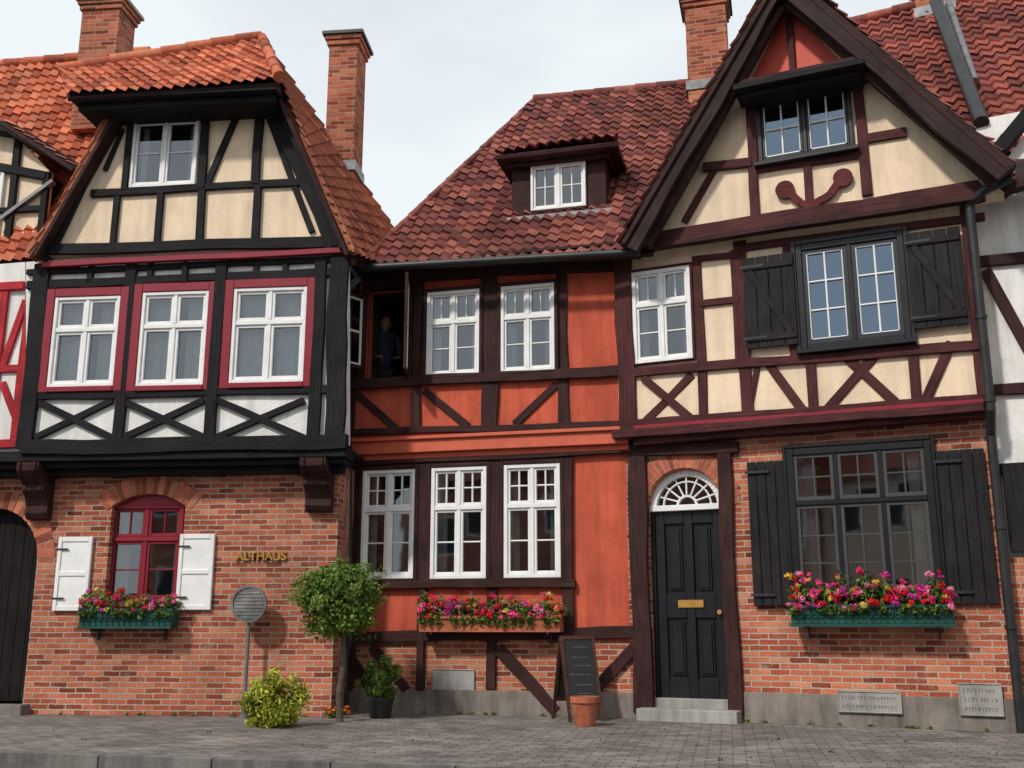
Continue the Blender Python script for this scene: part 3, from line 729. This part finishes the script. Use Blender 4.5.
beam(T,R,952,342,925,400,9,o-.015);beam(T,R,748,416,758,362,6,o-.02)
beam(T,R,634,423,984,398,7,o-.004)
og=.3
FL=R.H(640,250,og);FR=R.H(1004,190,og);AP=R.H(784,-4,og)
zf=(FL[1]+FR[1])/2
wall(g,'gable_wall',CRM,R,[(FL[0],zf),(FR[0],zf),AP],'RG',og,.25)
beam(T,R,652,239,980,188,15,og+.06,.12);beam(part(g,'gable_moulding',BRN),R,648,247,985,196,5,og+.09,.12)
o=og+.04
q0=R.H(750,84,og);q1=R.H(846,68,og);q2=R.H(788,8,og)
prism(part(g,'red_apex_panel',paint('red_panel_paint',(.62,.09,.06),.6)),R,[q0,q1,q2],og,og+.02)
post(T,R,791,14,84,6,o+.02)
beam(T,R,703,167,752,162,9,o);beam(T,R,862,138,906,131,9,o);beam(T,R,748,170,866,152,9,o)
post(T,R,752,88,216,9,o);post(T,R,862,82,196,9,o)
beam(T,R,716,165,684,222,7,o-.01)
post(T,R,808,160,208,8,o-.008)
OR=part(g,'carved_ornament',wood('ornament_wood',(.10,.022,.022)))
for (cx,cy),pts in (((785,190),((790,194),(800,203),(812,205),(822,200))),((843,178),((838,184),(831,194),(822,200)))):
    c=R.H(cx,cy,o);arcband(OR,R,c[0],c[1],.0,.11,0,6.2831,18,o-.02,o+.022)
    for a,b in zip(pts,pts[1:]): beam(OR,R,*a,*b,7,o+.01,.04)
a0,z0,a1,z1=prect(R,733,68,866,94,.75)
Hd=part(g,'window_hood',BLK)
zl=R.H(733,92,.75)[1]
rect(Hd,R,a0,zl-.0,a1,zl+.07,og,.8);rect(Hd,R,a0+.06,zl-.06,a1-.06,zl-.003,og,.68)
prism(part(g,'window_hood_roof',BRN),R,[(a0,zl+.072),(a1,zl+.072),(a1-.12,zl+.14),(a0+.12,zl+.14)],og,.74)
BB=part(g,'bargeboard',wood('bargeboard_wood',(.032,.018,.017)))
ob=.72
beam(BB,R,628,247,779,-20,20,ob,.1);beam(BB,R,783,-20,1006,172,20,ob+.03,.1)
beam(part(g,'inner_bargeboard',BRN),R,646,246,782,6,7,ob-.12,.1);beam(part(g,'inner_bargeboard',BRN),R,786,2,994,184,7,ob-.12,.1)
FLo=R.H(619,242,ob);APo=R.H(781,-36,ob);FRo=R.H(1014,164,ob)
for nm,a,b in (('left_roof_slope',FLo,APo),('right_roof_slope',FRo,APo)):
    p0=R.W(*a,ob+.04);p1=R.W(*b,ob+.04);k=R.n*-4.5
    if nm[0]=='l': roofpatch(g,nm,p0+k,p0,p1,p1+k,DKRD,41)
    else: roofpatch(g,nm,p0,p0+k,p1+k,p1,DKRD,42)
def shutter(u0,v0,u1,v1,off,z=True,slope=0):
    a,b,c,d=prect(R,u0,v0,u1,v1,off);S=part(g,'dark_shutter',SHT);n=4
    for i in range(n):
        rect(S,R,a+(c-a)*i/n+.003,b,a+(c-a)*(i+1)/n-.003,d,off-.03,off+ru(0,.003))
    if z:
        rect(S,R,a+.01,b+.08,c-.01,b+.16,off,off+.022);rect(S,R,a+.01,d-.16,c-.01,d-.08,off,off+.022)
        beam2(S,R,(a+.07,b+.16) if z>0 else (c-.07,b+.16),(c-.07,d-.16) if z>0 else (a+.07,d-.16),.08,off+.005,.02)
    M_=part(g,'shutter_hinge',DMT)
    for zz in (b+.12,d-.12): rect(M_,R,a-.02,zz-.015,a+.25,zz+.015,off+.02,off+.03)
shutter(744,255,796,347,.24,-1);shutter(909,229,965,327,.24,-1)
shutter(750,461,788,606,.06,0);shutter(942,449,992,604,.06,0)
S=part(g,'downpipe',DMT,True)
pd=[R.P(1012,178,.5),R.P(985,190,.45)]+[R.W(R.H(975,260,.3)[0],z,.3) for z in (R.H(968,204,.3)[1],R.H(985,410,.3)[1])]+[R.W(R.H(1004,560,.1)[0],z,.1) for z in (R.H(990,435,.1)[1],0)]
for a,b in zip(pd,pd[1:]): cyl(S,a,b,.05);ellip(S,b,(.052,.052,.052),10,8)
for z in (1,2,3.3,4.2):
    c=R.W(R.H(1004,560,.1)[0],z,.1) if z<3 else R.W(R.H(975,260,.3)[0],z,.3)
    cyl(S,c,c+Vector((0,0,.04)),.062)
rect(part(g,'rear_body',BRN),R,0,0,u1,zf-.05,-4.5,-1.3)
# ============================================================ RIGHT NEIGHBOUR
g='half_timbered_house.004'
wall(g,'upper_wall',WHT,R,outl(R,-.1,(975,560),(1300,560),(1300,60),(975,120)),'NR',-.1,.2)
T=part(g,'timber_frame',BRN)
beam(T,R,978,262,1200,240,10,-.06);beam(T,R,978,390,1200,380,10,-.06);beam(T,R,985,470,1200,470,10,-.06);post(T,R,1060,180,470,12,-.06)
beam(T,R,985,270,1050,385,10,-.07)
wall(g,'lower_wall',BRK,R,[(r1+.0,-.3),(r1+4,-.3),(r1+4,R.H(1024,556,-.06)[1]),(r1,R.H(1024,556,-.06)[1])],'x',-.06,.2)
a,b,c,d=prect(R,1006,462,1045,552,.0);rect(part(g,'dark_shutter',SHT),R,a,b,c,d,-.08,-.0)
beam(T,R,975,196,1200,130,8,.25,.15)
E0=R.P(880,190,.1);E1=R.P(1300,80,.1);T0=R.P(846,24,-2.8);n=(E1-E0).cross(T0-E0).normalized();T1=planehit(1300,-95,E0,n)
roofpoly(g,'main_roof',[E0,E1,T1,T0],REDR,51);ridge(g,'ridge_tiles',T0,T1,REDR,.08)
VB2=part(g,'verge_board',BLK)
beam(VB2,R,1000,148,1062,72,12,.5,.15)
prism(part(g,'cross_gable_wall',WHT),R,outl(R,.35,(1006,160),(1120,150),(1062,84)),-.5,.35)
S=part(g,'flue_pipe',DMT,True)
def onroof(u,v,h): return planehit(u,v,E0,n)+n*h*(1 if n.z>0 else -1)
cyl(S,onroof(938,14,.2),onroof(984,138,.2),.085);cyl(part(g,'flue_light_pipe',MTL,True),onroof(950,12,.12),onroof(976,90,.12),.05)
chimney('brick_chimney.003',R,914,-30,952,8,-2.5,.5,DMT,.8)
# ============================================================ flower boxes
def flowerbox(name,pl,u0,v0,u1,v1,off,mat,style,nb,vtop,trail=0):
    a0,z0,a1,z1=prect(pl,u0,v0,u1,v1,off+.24);S=part(name,'trough',mat)
    rect(S,pl,a0,z0,a1,z0+.02,off+.02,off+.24)
    t=.02
    rect(S,pl,a0,z0+.02,a1,z1,off+.22,off+.24);rect(S,pl,a0,z0+.02,a1,z1,off+.02,off+.04);rect(S,pl,a0,z0+.02,a0+t,z1,off+.04,off+.22);rect(S,pl,a1-t,z0+.02,a1,z1,off+.04,off+.22)
    rect(part(name,'soil',SOIL),pl,a0+t,z0+.02,a1-t,z1-.03,off+.04,off+.22)
    rect(S,pl,a0-.015,z1-.02,a1+.015,z1+.015,off+.235,off+.26)
    if style:
        rect(S,pl,a0-.01,z0-.01,a1+.01,z0+.02,off+.242,off+.258)
        n=int((a1-a0)/.07)
        for i in range(n):
            x=a0+(a1-a0)*(i+.5)/n;zc_=(z0+z1)/2
            arcband(S,pl,x,zc_,.018,.03,0,6.283,10,off+.24,off+.256)
            rect(S,pl,x+.03,z0+.02,x+.038,z1-.02,off+.24,off+.254)
    for x in (a0+.15,a1-.15): beam2(part(name,'bracket',DMT),pl,(x,z0-.14),(x,z0),.025,off+.03,.03);rect(part(name,'bracket',DMT),pl,x-.012,z0-.03,x+.012,z0-.002,off,off+.24)
    Lf=part(name,'foliage',LEAF);Bl=part(name,'blossoms',PET)
    ht=pl.H((u0+u1)/2,vtop,off+.13)[1]-z1
    k=int((a1-a0)/.1)
    for i in range(k):
        x=a0+(a1-a0)*(i+.5)/k;hh=ht*ru(.45,1.1)
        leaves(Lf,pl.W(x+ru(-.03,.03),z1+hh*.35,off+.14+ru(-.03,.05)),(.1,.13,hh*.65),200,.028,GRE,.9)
        if trail and rnd()<.75: leaves(Lf,pl.W(x,z1-.04,off+.27),(.07,.04,.05+.08*rnd()*trail),60,.024,GRE,.9)
        for _ in range(int(nb*ru(.5,1.2))):
            zz=z1+ru(-.08,1)*hh*1.0
            p=pl.W(x+ru(-.07,.07),zz,off+.17+ru(.0,.14)*(1.2-(zz-z1)/max(ht,.01)*.7));rr=ru(.018,.042)
            leaves(Bl,p,(rr,rr,rr*.8),26,rr*.6,[random.choice(PNK if rnd()<.88 else YEL)],.3)
flowerbox('flower_box',L,79,610,171,628,.0,GRN,1,8,588,.4)
flowerbox('flower_box.001',M,419,617,560,632,.04,TER,0,8,592,.9)
flowerbox('flower_box.002',R,791,606,953,626,.05,GRN,1,11,570,.2)
# ============================================================ plants
def trunk(S,pts,r0,r1):
    n=len(pts)-1
    for i,(a,b) in enumerate(zip(pts,pts[1:])): cyl(S,a,b,r0+(r1-r0)*i/n,r0+(r1-r0)*(i+1)/n,10)
BARK=wood('bark',(.10,.075,.055),.9)
b=G(340,722);y=b.y
zc1=zat(y,599);S=part('topiary_tree','trunk',BARK,True)
trunk(S,[b-Vector((0,0,.05)),b+Vector((-.02,0,.3)),b+Vector((.02,0,.6)),Vector((b.x,b.y,zc1-.35))],.04,.03)
cc=Vector((b.x-.05,b.y,zc1))
for _ in range(16):
    v=Vector((random.gauss(0,1),random.gauss(0,1),random.gauss(0,1)+.3)).normalized()
    cyl(S,Vector((b.x,b.y,zc1-.35)),cc+v*.38,.014,.005,6)
LF=part('topiary_tree','crown',LEAF)
GTO=[(.13,.22,.035),(.10,.18,.03),(.18,.28,.05),(.23,.32,.06)]
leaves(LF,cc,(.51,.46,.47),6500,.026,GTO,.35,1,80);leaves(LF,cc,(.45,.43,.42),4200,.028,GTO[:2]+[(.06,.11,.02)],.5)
b=G(272,727);LF=part('yellow_shrub','crown',LEAF);cz=zat(b.y,704)
leaves(LF,(b.x,b.y,cz),(.35,.3,.32),3000,.026,GRY,.4,1,40);leaves(LF,(b.x,b.y,cz-.03),(.3,.26,.26),1500,.028,GRY,.8)
leaves(LF,(b.x,b.y,.1),(.26,.24,.12),900,.026,GRY[1:],.9)
S=part('yellow_shrub','stems',BARK)
for _ in range(9): cyl(S,(b.x+ru(-.05,.05),b.y+ru(-.05,.05),-.02),(b.x+ru(-.2,.2),b.y+ru(-.15,.15),cz+ru(-.1,.1)),.01,.005,6)
b=G(380,718)
lathe(part('potted_plant','pot',DMT,True),b,[(0,0),(.11,0),(.12,.01),(.155,.2),(.165,.2),(.165,.235),(.145,.235),(.14,.2),(0,.2)])
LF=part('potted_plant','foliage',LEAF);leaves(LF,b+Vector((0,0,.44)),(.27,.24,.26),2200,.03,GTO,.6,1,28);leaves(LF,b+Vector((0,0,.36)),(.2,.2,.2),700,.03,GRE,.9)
S=part('potted_plant','stems',BARK)
for _ in range(7): cyl(S,b+Vector((0,0,.2)),b+Vector((ru(-.15,.15),ru(-.1,.1),ru(.35,.5))),.008,.004,6)
b=G(334,718);LF=part('flower_tuft','foliage',LEAF);leaves(LF,b+Vector((0,0,.05)),(.14,.1,.08),260,.022,GRE,.9)
S=part('flower_tuft','blossoms',PET)
for _ in range(12):
    leaves(S,b+Vector((ru(-.12,.2),ru(-.1,.05),ru(.05,.13))),(.025,.025,.02),16,.016,[(.8,.15,.03),(.8,.25,.05)],.3)
W_=part('wall_weeds','foliage',LEAF)
for pl,u0,u1,k in ((L,40,330,12),(M,352,560,8),(R,740,1000,10)):
    for _ in range(k):
        u=ru(u0,u1);a=pl.H(u,715,0.05)[0];leaves(W_,pl.W(a,.015,ru(.04,.08)),(ru(.03,.07),.03,ru(.015,.045)),34,.014,GRE+GRY[:1],.9)
b=G(585,726)
lathe(part('terracotta_pot','pot',TER,True),b,[(0,0),(.1,0),(.105,.01),(.14,.24),(.155,.24),(.155,.3),(.135,.3),(.13,.24),(0,.24)])
addm(part('terracotta_pot','soil',SOIL),[b+Vector((.13*math.cos(t*.5236),.13*math.sin(t*.5236),.26)) for t in range(12)],[list(range(12))])
# ============================================================ chalkboard
b=G(578,720);nm='chalkboard_sign'
q=PL((b.x,b.y),(1,.35))
hb=zat(b.y,634);wB=.42
def lean(S,a0,z0,a1,z1,off,th,sgn):
    V=[]
    for o_ in (off,off-th):
        for a,z in R4(a0,z0,a1,z1): V.append(q.W(a,z*.98,o_+sgn*(.26*(1-z/hb))))
    addm(S,V,[[0,1,2,3],[7,6,5,4],[1,0,4,5],[2,1,5,6],[3,2,6,7],[0,3,7,4]])
FR_=part(nm,'frame',wood('board_frame_wood',(.07,.03,.02)));BD=part(nm,'board',paint('chalkboard',(.02,.022,.022),.7))
for sg in (1,-1):
    lean(FR_,-wB/2,0,-wB/2+.035,hb,0,.03,sg);lean(FR_,wB/2-.035,0,wB/2,hb,0,.03,sg)
    lean(FR_,-wB/2+.035,hb-.04,wB/2-.035,hb,0,.03,sg);lean(FR_,-wB/2+.035,.2,wB/2-.035,.24,0,.03,sg)
    lean(BD,-wB/2+.036,.241,wB/2-.036,hb-.041,-.01,.012,sg)
CK=part(nm,'chalk_writing',paint('faint_chalk',(.2,.2,.19),.9))
for r_i in range(6):
    zz=hb-.14-r_i*.1+ru(-.01,.01);x=-wB/2+.06+ru(0,.1)
    while x<wB/2-ru(.07,.14):
        l=ru(.008,.022);h=ru(.006,.022);lean(CK,x,zz,x+l,zz+.004,-.006,.003,1);lean(CK,x+l*.4,zz,x+l*.4+.004,zz+h,-.006,.003,1);x+=l+.01
# ============================================================ round sign
nm='round_sign';c=L.H(249,604,.25)
P_=part(nm,'pole',MTL,True);cyl(P_,L.W(c[0],-.02,.22),L.W(c[0],c[1]-.05,.22),.022);cyl(P_,L.W(c[0],-.0,.22),L.W(c[0],.04,.22),.05)
arcband(part(nm,'disc',paint('grey_sign_face',(.26,.26,.24),.5,.3,.5)),L,c[0],c[1],0,.195,0,6.28318,32,.235,.255)
S=part(nm,'rim',MTL);arcband(S,L,c[0],c[1],.19,.215,0,6.28318,32,.23,.27)
for i in range(-4,5):
    z=i*.04;w_=math.sqrt(.18**2-z*z);rect(S,L,c[0]-w_,c[1]+z-.008,c[0]+w_,c[1]+z+.006,.255,.262)
S=part(nm,'bracket',MTL);rect(S,L,c[0]-.03,c[1]-.2,c[0]+.03,c[1]+.1,.21,.236)
def plate(name,pl,u0,v0,u1,v1,off,txt):
    a,b_,c_,d_=prect(pl,u0,v0,u1,v1,off);S=part(name,'slab',CON);rect(S,pl,a,b_,c_,d_,off,off+.025)
    rect(S,pl,a,b_,c_,b_+.015,off+.025,off+.034);rect(S,pl,a,d_-.015,c_,d_,off+.025,off+.034);rect(S,pl,a,b_+.015,a+.015,d_-.015,off+.025,off+.033);rect(S,pl,c_-.015,b_+.015,c_,d_-.015,off+.025,off+.033)
    K=part(name,'lettering',STN)
    for r_i in range(txt):
        z=b_+(d_-b_)*(r_i+.7)/(txt+.5);x=a+.05
        while x<c_-.06:
            h=(d_-b_)/(txt+1)*.5;rect(K,pl,x,z-h/2,x+.008,z+h/2,off+.024,off+.029)
            if rnd()<.6: rect(K,pl,x+.009,z+h/2-.008,x+.024,z+h/2,off+.024,off+.029)
            if rnd()<.5: rect(K,pl,x+.009,z-.004,x+.022,z+.004,off+.024,off+.029)
            x+=ru(.028,.04)
plate('stone_plaque',R,838,691,902,713,.03,2);plate('stone_plaque.001',R,959,683,1003,716,.03,3);plate('metal_vent_plate',M,433,669,475,697,.0,0)
# ============================================================ person at the open window
SKN=paint('skin',(.42,.24,.17),.6);CLO=paint('dark_blue_clothing',(.035,.05,.085),.9);HAI=paint('dark_hair',(.02,.014,.01),.7);TRO=paint('dark_trousers',(.03,.03,.035),.9)
nm='person';pe=bpy.data.objects.new(nm,None);sc.collection.objects.link(pe)
ztop=M.H(386,318,-.55)[1];fz0=ztop-1.68;pc=M.W(M.H(385,330,-.55)[0],fz0,-.55);pe.location=pc
pe.rotation_euler=(0,0,math.atan2(M.d.y,M.d.x)+math.radians(30))
def skinned(name,verts,edges,radii,mat,root=0):
    me=bpy.data.meshes.new(name);me.from_pydata(verts,edges,[]);o=bpy.data.objects.new(name,me);sc.collection.objects.link(o);o.parent=pe
    me.materials.append(mat);md=o.modifiers.new('skin','SKIN')
    for i,r_ in enumerate(radii): me.skin_vertices[0].data[i].radius=(r_,r_) if not isinstance(r_,tuple) else r_
    me.skin_vertices[0].data[root].use_root=True;md.use_smooth_shade=True
    s=o.modifiers.new('sub','SUBSURF');s.levels=1;s.render_levels=2;return o
skinned('torso_and_arms',[(0,0,.92),(0,-.01,1.08),(0,-.02,1.22),(0,-.03,1.34),(0,-.03,1.42),(0,-.03,1.46),
 (-.17,-.04,1.38),(-.22,-.10,1.14),(-.13,-.27,1.04),(.17,-.04,1.38),(.22,-.08,1.14),(.14,-.27,1.04)],
 [(0,1),(1,2),(2,3),(3,4),(4,5),(4,6),(6,7),(7,8),(4,9),(9,10),(10,11)],
 [(.13,.10),(.125,.09),(.14,.10),(.15,.10),(.09,.07),(.05,.05),.06,.048,.034,.06,.048,.034],CLO)
skinned('legs',[(0,0,.92),(-.09,0,.86),(-.10,-.01,.48),(-.10,.01,.09),(-.11,-.12,.04),(.09,0,.86),(.10,-.01,.48),(.10,.01,.09),(.11,-.12,.04)],
 [(0,1),(1,2),(2,3),(3,4),(0,5),(5,6),(6,7),(7,8)],[(.12,.10),.085,.06,.042,.035,.085,.06,.042,.035],TRO)
skinned('neck',[(0,-.03,1.42),(0,-.04,1.50),(0,-.05,1.56)],[(0,1),(1,2)],[.05,.048,.05],SKN)
for sx in (-1,1):
    x=.135*sx;hv=[(x,-.27,1.04),(x*.95,-.32,1.03),(x*.9,-.36,1.028)];he=[(0,1),(1,2)];hr=[.026,(.036,.018),(.036,.016)]
    for k,(dx,l) in enumerate(((-.03,.055),(-.01,.065),(.01,.062),(.03,.048))):
        i=len(hv);hv+=[(x*.9+dx,-.385,1.027),(x*.9+dx*1.1,-.385-l*.6,1.02),(x*.9+dx*1.15,-.385-l,1.005)];he+=[(2,i),(i,i+1),(i+1,i+2)];hr+=[.009,.0085,.0075]
    i=len(hv);hv+=[(x*.95-sx*.045,-.335,1.022),(x*.95-sx*.06,-.365,1.015)];he+=[(1,i),(i,i+1)];hr+=[.011,.009]
    skinned('hand',hv,he,hr,SKN)
def localmesh(name,builder,mat):
    S=dict(v=[],f=[],uv=[],col=[],m=mat,sm=True);builder(S);me=bpy.data.meshes.new(name);me.from_pydata(S['v'],[],S['f']);me.materials.append(mat)
    me.polygons.foreach_set('use_smooth',[True]*len(me.polygons));o=bpy.data.objects.new(name,me);sc.collection.objects.link(o);o.parent=pe
hc=(0,-.06,1.575)
def jaw(v):
    v=v.copy()
    if v.z<0: v.x*=1+v.z*.32;v.y*=1+v.z*.12
    if v.y<0 and abs(v.x)<.3 and -.35<v.z<.15: v.y-=.14*(1-abs(v.x)/.3)*(1-abs(v.z+.15)/.3 if abs(v.z+.15)<.3 else 0)
    return v
localmesh('head',lambda S:(ellip(S,hc,(.075,.093,.112),32,26,jaw),ellip(S,(-.077,-.05,1.57),(.012,.022,.03)),ellip(S,(.077,-.05,1.57),(.012,.022,.03))),SKN)
localmesh('eyes',lambda S:(ellip(S,(-.03,-.143,1.585),(.011,.007,.007)),ellip(S,(.03,-.143,1.585),(.011,.007,.007)),ellip(S,(0,-.146,1.515),(.024,.006,.005))),HAI)
localmesh('hair',lambda S:ellip(S,(0,-.035,1.605),(.086,.095,.098),32,24,lambda v:v if v.z>-.2 or v.y>0 else Vector((v.x*.85,v.y*.7,v.z))),HAI)
# ============================================================ ground
def flat(name,pts,z,mat):
    me=bpy.data.meshes.new(name);me.from_pydata([(x,y,z) for x,y in pts],[],[list(range(len(pts)))]);o=bpy.data.objects.new(name,me);sc.collection.objects.link(o);me.materials.append(mat);return o
asph,nt,bb=newmat('asphalt');tc=N(nt,'ShaderNodeTexCoord')
f=noise(nt,tc.outputs['Object'],90,3,.8);gq=noise(nt,tc.outputs['Object'],.8,4,.6)
nt.links.new(mul(nt,mul(nt,(.085,.085,.088),ramp(nt,f,[(.3,.6),(.7,1.5)])),ramp(nt,gq,[(.3,.75),(.7,1.2)])),bb.inputs['Base Color']);bb.inputs['Roughness'].default_value=.9;bump(nt,bb,f,.4,.01)
pav,nt,bb=newmat('pavers',.2);tc=N(nt,'ShaderNodeTexCoord')
mp=mapped(nt,tc.outputs['Object'],(1,1,1),(0,0,.2))
dn=N(nt,'ShaderNodeTexNoise');dn.inputs['Scale'].default_value=6;nt.links.new(mp,dn.inputs['Vector'])
vm=N(nt,'ShaderNodeVectorMath',operation='MULTIPLY_ADD');nt.links.new(dn.outputs['Color'],vm.inputs[0]);vm.inputs[1].default_value=(.02,.02,0);nt.links.new(mp,vm.inputs[2])
k=nt.nodes.new('ShaderNodeTexBrick');nt.links.new(vm.outputs[0],k.inputs['Vector']);k.inputs['Scale'].default_value=1;k.inputs['Brick Width'].default_value=.21;k.inputs['Row Height'].default_value=.105;k.inputs['Mortar Size'].default_value=.006;k.inputs['Mortar Smooth'].default_value=.3
k.inputs['Color1'].default_value=(.25,.22,.20,1);k.inputs['Color2'].default_value=(.155,.14,.13,1);k.inputs['Mortar'].default_value=(.07,.064,.057,1)
f=noise(nt,tc.outputs['Object'],60,3,.8);gq=noise(nt,tc.outputs['Object'],1.3,4,.75)
stn=ramp(nt,noise(nt,tc.outputs['Object'],4.5,4,.8),[(.36,.62),(.5,1.0)])
nt.links.new(mul(nt,mul(nt,mul(nt,k.outputs[0],ramp(nt,f,[(.3,.7),(.7,1.3)])),ramp(nt,gq,[(.3,.6),(.68,1.25)])),stn),bb.inputs['Base Color']);bb.inputs['Roughness'].default_value=.85
mh=N(nt,'ShaderNodeMath',operation='MULTIPLY_ADD');nt.links.new(k.outputs['Fac'],mh.inputs[0]);mh.inputs[1].default_value=-1;nt.links.new(gq,mh.inputs[2]);bump(nt,bb,mh.outputs[0],.7,.012)
KX0,KY0=-4.31,9.24;ks=-.214
ky=lambda x:KY0+(x-KX0)*ks
flat('ground',[(-600,-600),(600,-600),(600,600),(-600,600)],-.11,asph)
flat('road',[(-60,ky(-60)-.1),(-60,-3),(60,-9),(60,ky(60)-.1)],-.1,asph)
flat('pavement',[(-40,ky(-40)),(40,ky(40)),(60,40),(-60,40)],0,pav)
KB=part('kerb','kerb_stones',plaster('kerb_stone',(.19,.18,.165),.45))
kp=PL((KX0,KY0),(1,ks));s=-9
while s<22:
    prism(KB,kp,R4(s+.004,-.2,s+.99,.006+ru(0,.004)),0,.12);s+=1.0
# litter of small leaves on the pavement and in the gutter
LT=part('fallen_leaves','leaves',LEAF)
for _ in range(26):
    x=ru(-5,5.5);yy=ru(ky(x)+.3,11.2);leaves(LT,(x,yy,.012),(.06,.06,.003),2,.018,[(.16,.11,.04),(.12,.12,.04),(.09,.05,.03)],.9)
# ============================================================ opposite houses
PRF=paint('plain_roof',(.25,.07,.045),.9)
for i,(x0,w_,h_) in enumerate(((-16,7,6.5),(-9,6.5,5.6),(-2.5,7,6.8),(4.5,8,5.8),(12.5,7,6.4))):
    nm='terraced_house' if i==0 else 'terraced_house.%03d'%i
    q=PL((x0+w_,-8+ru(-.3,.3)),(-1,0));mat=(BRK,CRM,WHT,BRK,CRM)[i]
    prism(part(nm,'wall',mat),q,R4(0,-.2,w_,h_),-7,0)
    for fl in range(2):
        for j in range(4):
            xx=w_*(j+.5)/4;zz=1+fl*2.8
            rect(part(nm,'window_frame',WPT),q,xx-.5,zz,xx+.5,zz+1.4,0,.05);rect(part(nm,'window_pane',BPT),q,xx-.42,zz+.08,xx+.42,zz+1.32,.04,.06)
    V=[q.W(-.1,h_-.1,.4),q.W(w_+.1,h_-.1,.4),q.W(w_+.1,h_+3,-3.5),q.W(-.1,h_+3,-3.5),q.W(-.1,h_-.1,-7.4),q.W(w_+.1,h_-.1,-7.4)]
    addm(part(nm,'roof',PRF),V,[[0,1,2,3],[3,2,5,4],[0,3,4],[1,5,2]])
# ============================================================ build objects
EM={}
for (gname,pn),S in ST.items():
    if not S['v']: continue
    if gname not in EM:
        e=bpy.data.objects.new(gname,None)
        v=S['v'];e.location=Vector((sum(a[0] for a in v)/len(v),sum(a[1] for a in v)/len(v),0));sc.collection.objects.link(e);EM[gname]=e
    e=EM[gname];loc=e.location
    me=bpy.data.meshes.new(pn);me.from_pydata([(a[0]-loc.x,a[1]-loc.y,a[2]) for a in S['v']],[],S['f'])
    uvl=me.uv_layers.new(name='UVMap');flatuv=[c for f in S['uv'] for p in f for c in p];uvl.data.foreach_set('uv',flatuv)
    ca=me.color_attributes.new('Col','FLOAT_COLOR','CORNER');cc_=[]
    for f,c in zip(S['f'],S['col']):
        for _ in f: cc_+=[c[0],c[1],c[2],1]
    ca.data.foreach_set('color',cc_)
    me.materials.append(S['m'])
    opn=S['m'] in (LEAF,PET,GL,GLB,CUR,TIL) or pn=='room_interior' or 'curtain' in pn
    if not opn:
        bm=bmesh.new();bm.from_mesh(me);bmesh.ops.recalc_face_normals(bm,faces=bm.faces[:]);bm.to_mesh(me);bm.free()
    if S['sm']:
        me.polygons.foreach_set('use_smooth',[True]*len(me.polygons))
        try: me.set_sharp_from_angle(angle=math.radians(50))
        except Exception as ex: print(ex)
    o=bpy.data.objects.new(pn,me);sc.collection.objects.link(o);o.parent=e
    if len(S['f'])<9000 and S['m'] in (BLK,BRN,RBR,REDT,WPT,BPT,SHT,DRD,STN,CON,BRK2,GRN,ORD):
        bv=o.modifiers.new('bevel','BEVEL');bv.width=.006;bv.segments=1;bv.limit_method='ANGLE';bv.angle_limit=math.radians(40)
# ============================================================ light
el=math.radians(44)
sd=Vector((-.52,-.62,0)).normalized()
sun_dir=Vector((sd.x*math.cos(el),sd.y*math.cos(el),math.sin(el)))
sl=bpy.data.lights.new('sun','SUN');sl.energy=2.9;sl.angle=math.radians(4);sl.color=(1,.945,.865)
so=bpy.data.objects.new('sun',sl);sc.collection.objects.link(so);so.rotation_euler=(-sun_dir).to_track_quat('-Z','Y').to_euler()
w=bpy.data.worlds.new('World');sc.world=w;w.use_nodes=True;nt=w.node_tree;bg=nt.nodes['Background'];bg.inputs[1].default_value=.1
sky=nt.nodes.new('ShaderNodeTexSky');sky.sky_type='NISHITA';sky.sun_disc=False;sky.sun_elevation=el;sky.sun_rotation=math.atan2(sd.x,sd.y)
tc=nt.nodes.new('ShaderNodeTexCoord')
cn=noise(nt,mapped(nt,tc.outputs['Generated'],(1,1,2.2)),1.8,4,.5)
f=ramp(nt,cn,[(.36,.74),(.56,.98)])
mx=nt.nodes.new('ShaderNodeMix');mx.data_type='RGBA';nt.links.new(f,mx.inputs[0]);nt.links.new(sky.outputs[0],mx.inputs[6]);mx.inputs[7].default_value=(8.9,9.5,9.8,1)
nt.links.new(mx.outputs[2],bg.inputs[0])
cd=bpy.data.cameras.new('camera');co=bpy.data.objects.new('camera',cd);sc.collection.objects.link(co);co.location=CAM;co.rotation_euler=(math.pi/2+TH,0,0)
cd.sensor_width=36;cd.lens=F/1024*36;cd.clip_end=2000;sc.camera=co
sc.view_settings.view_transform='Standard';sc.view_settings.look='None';sc.view_settings.exposure=0
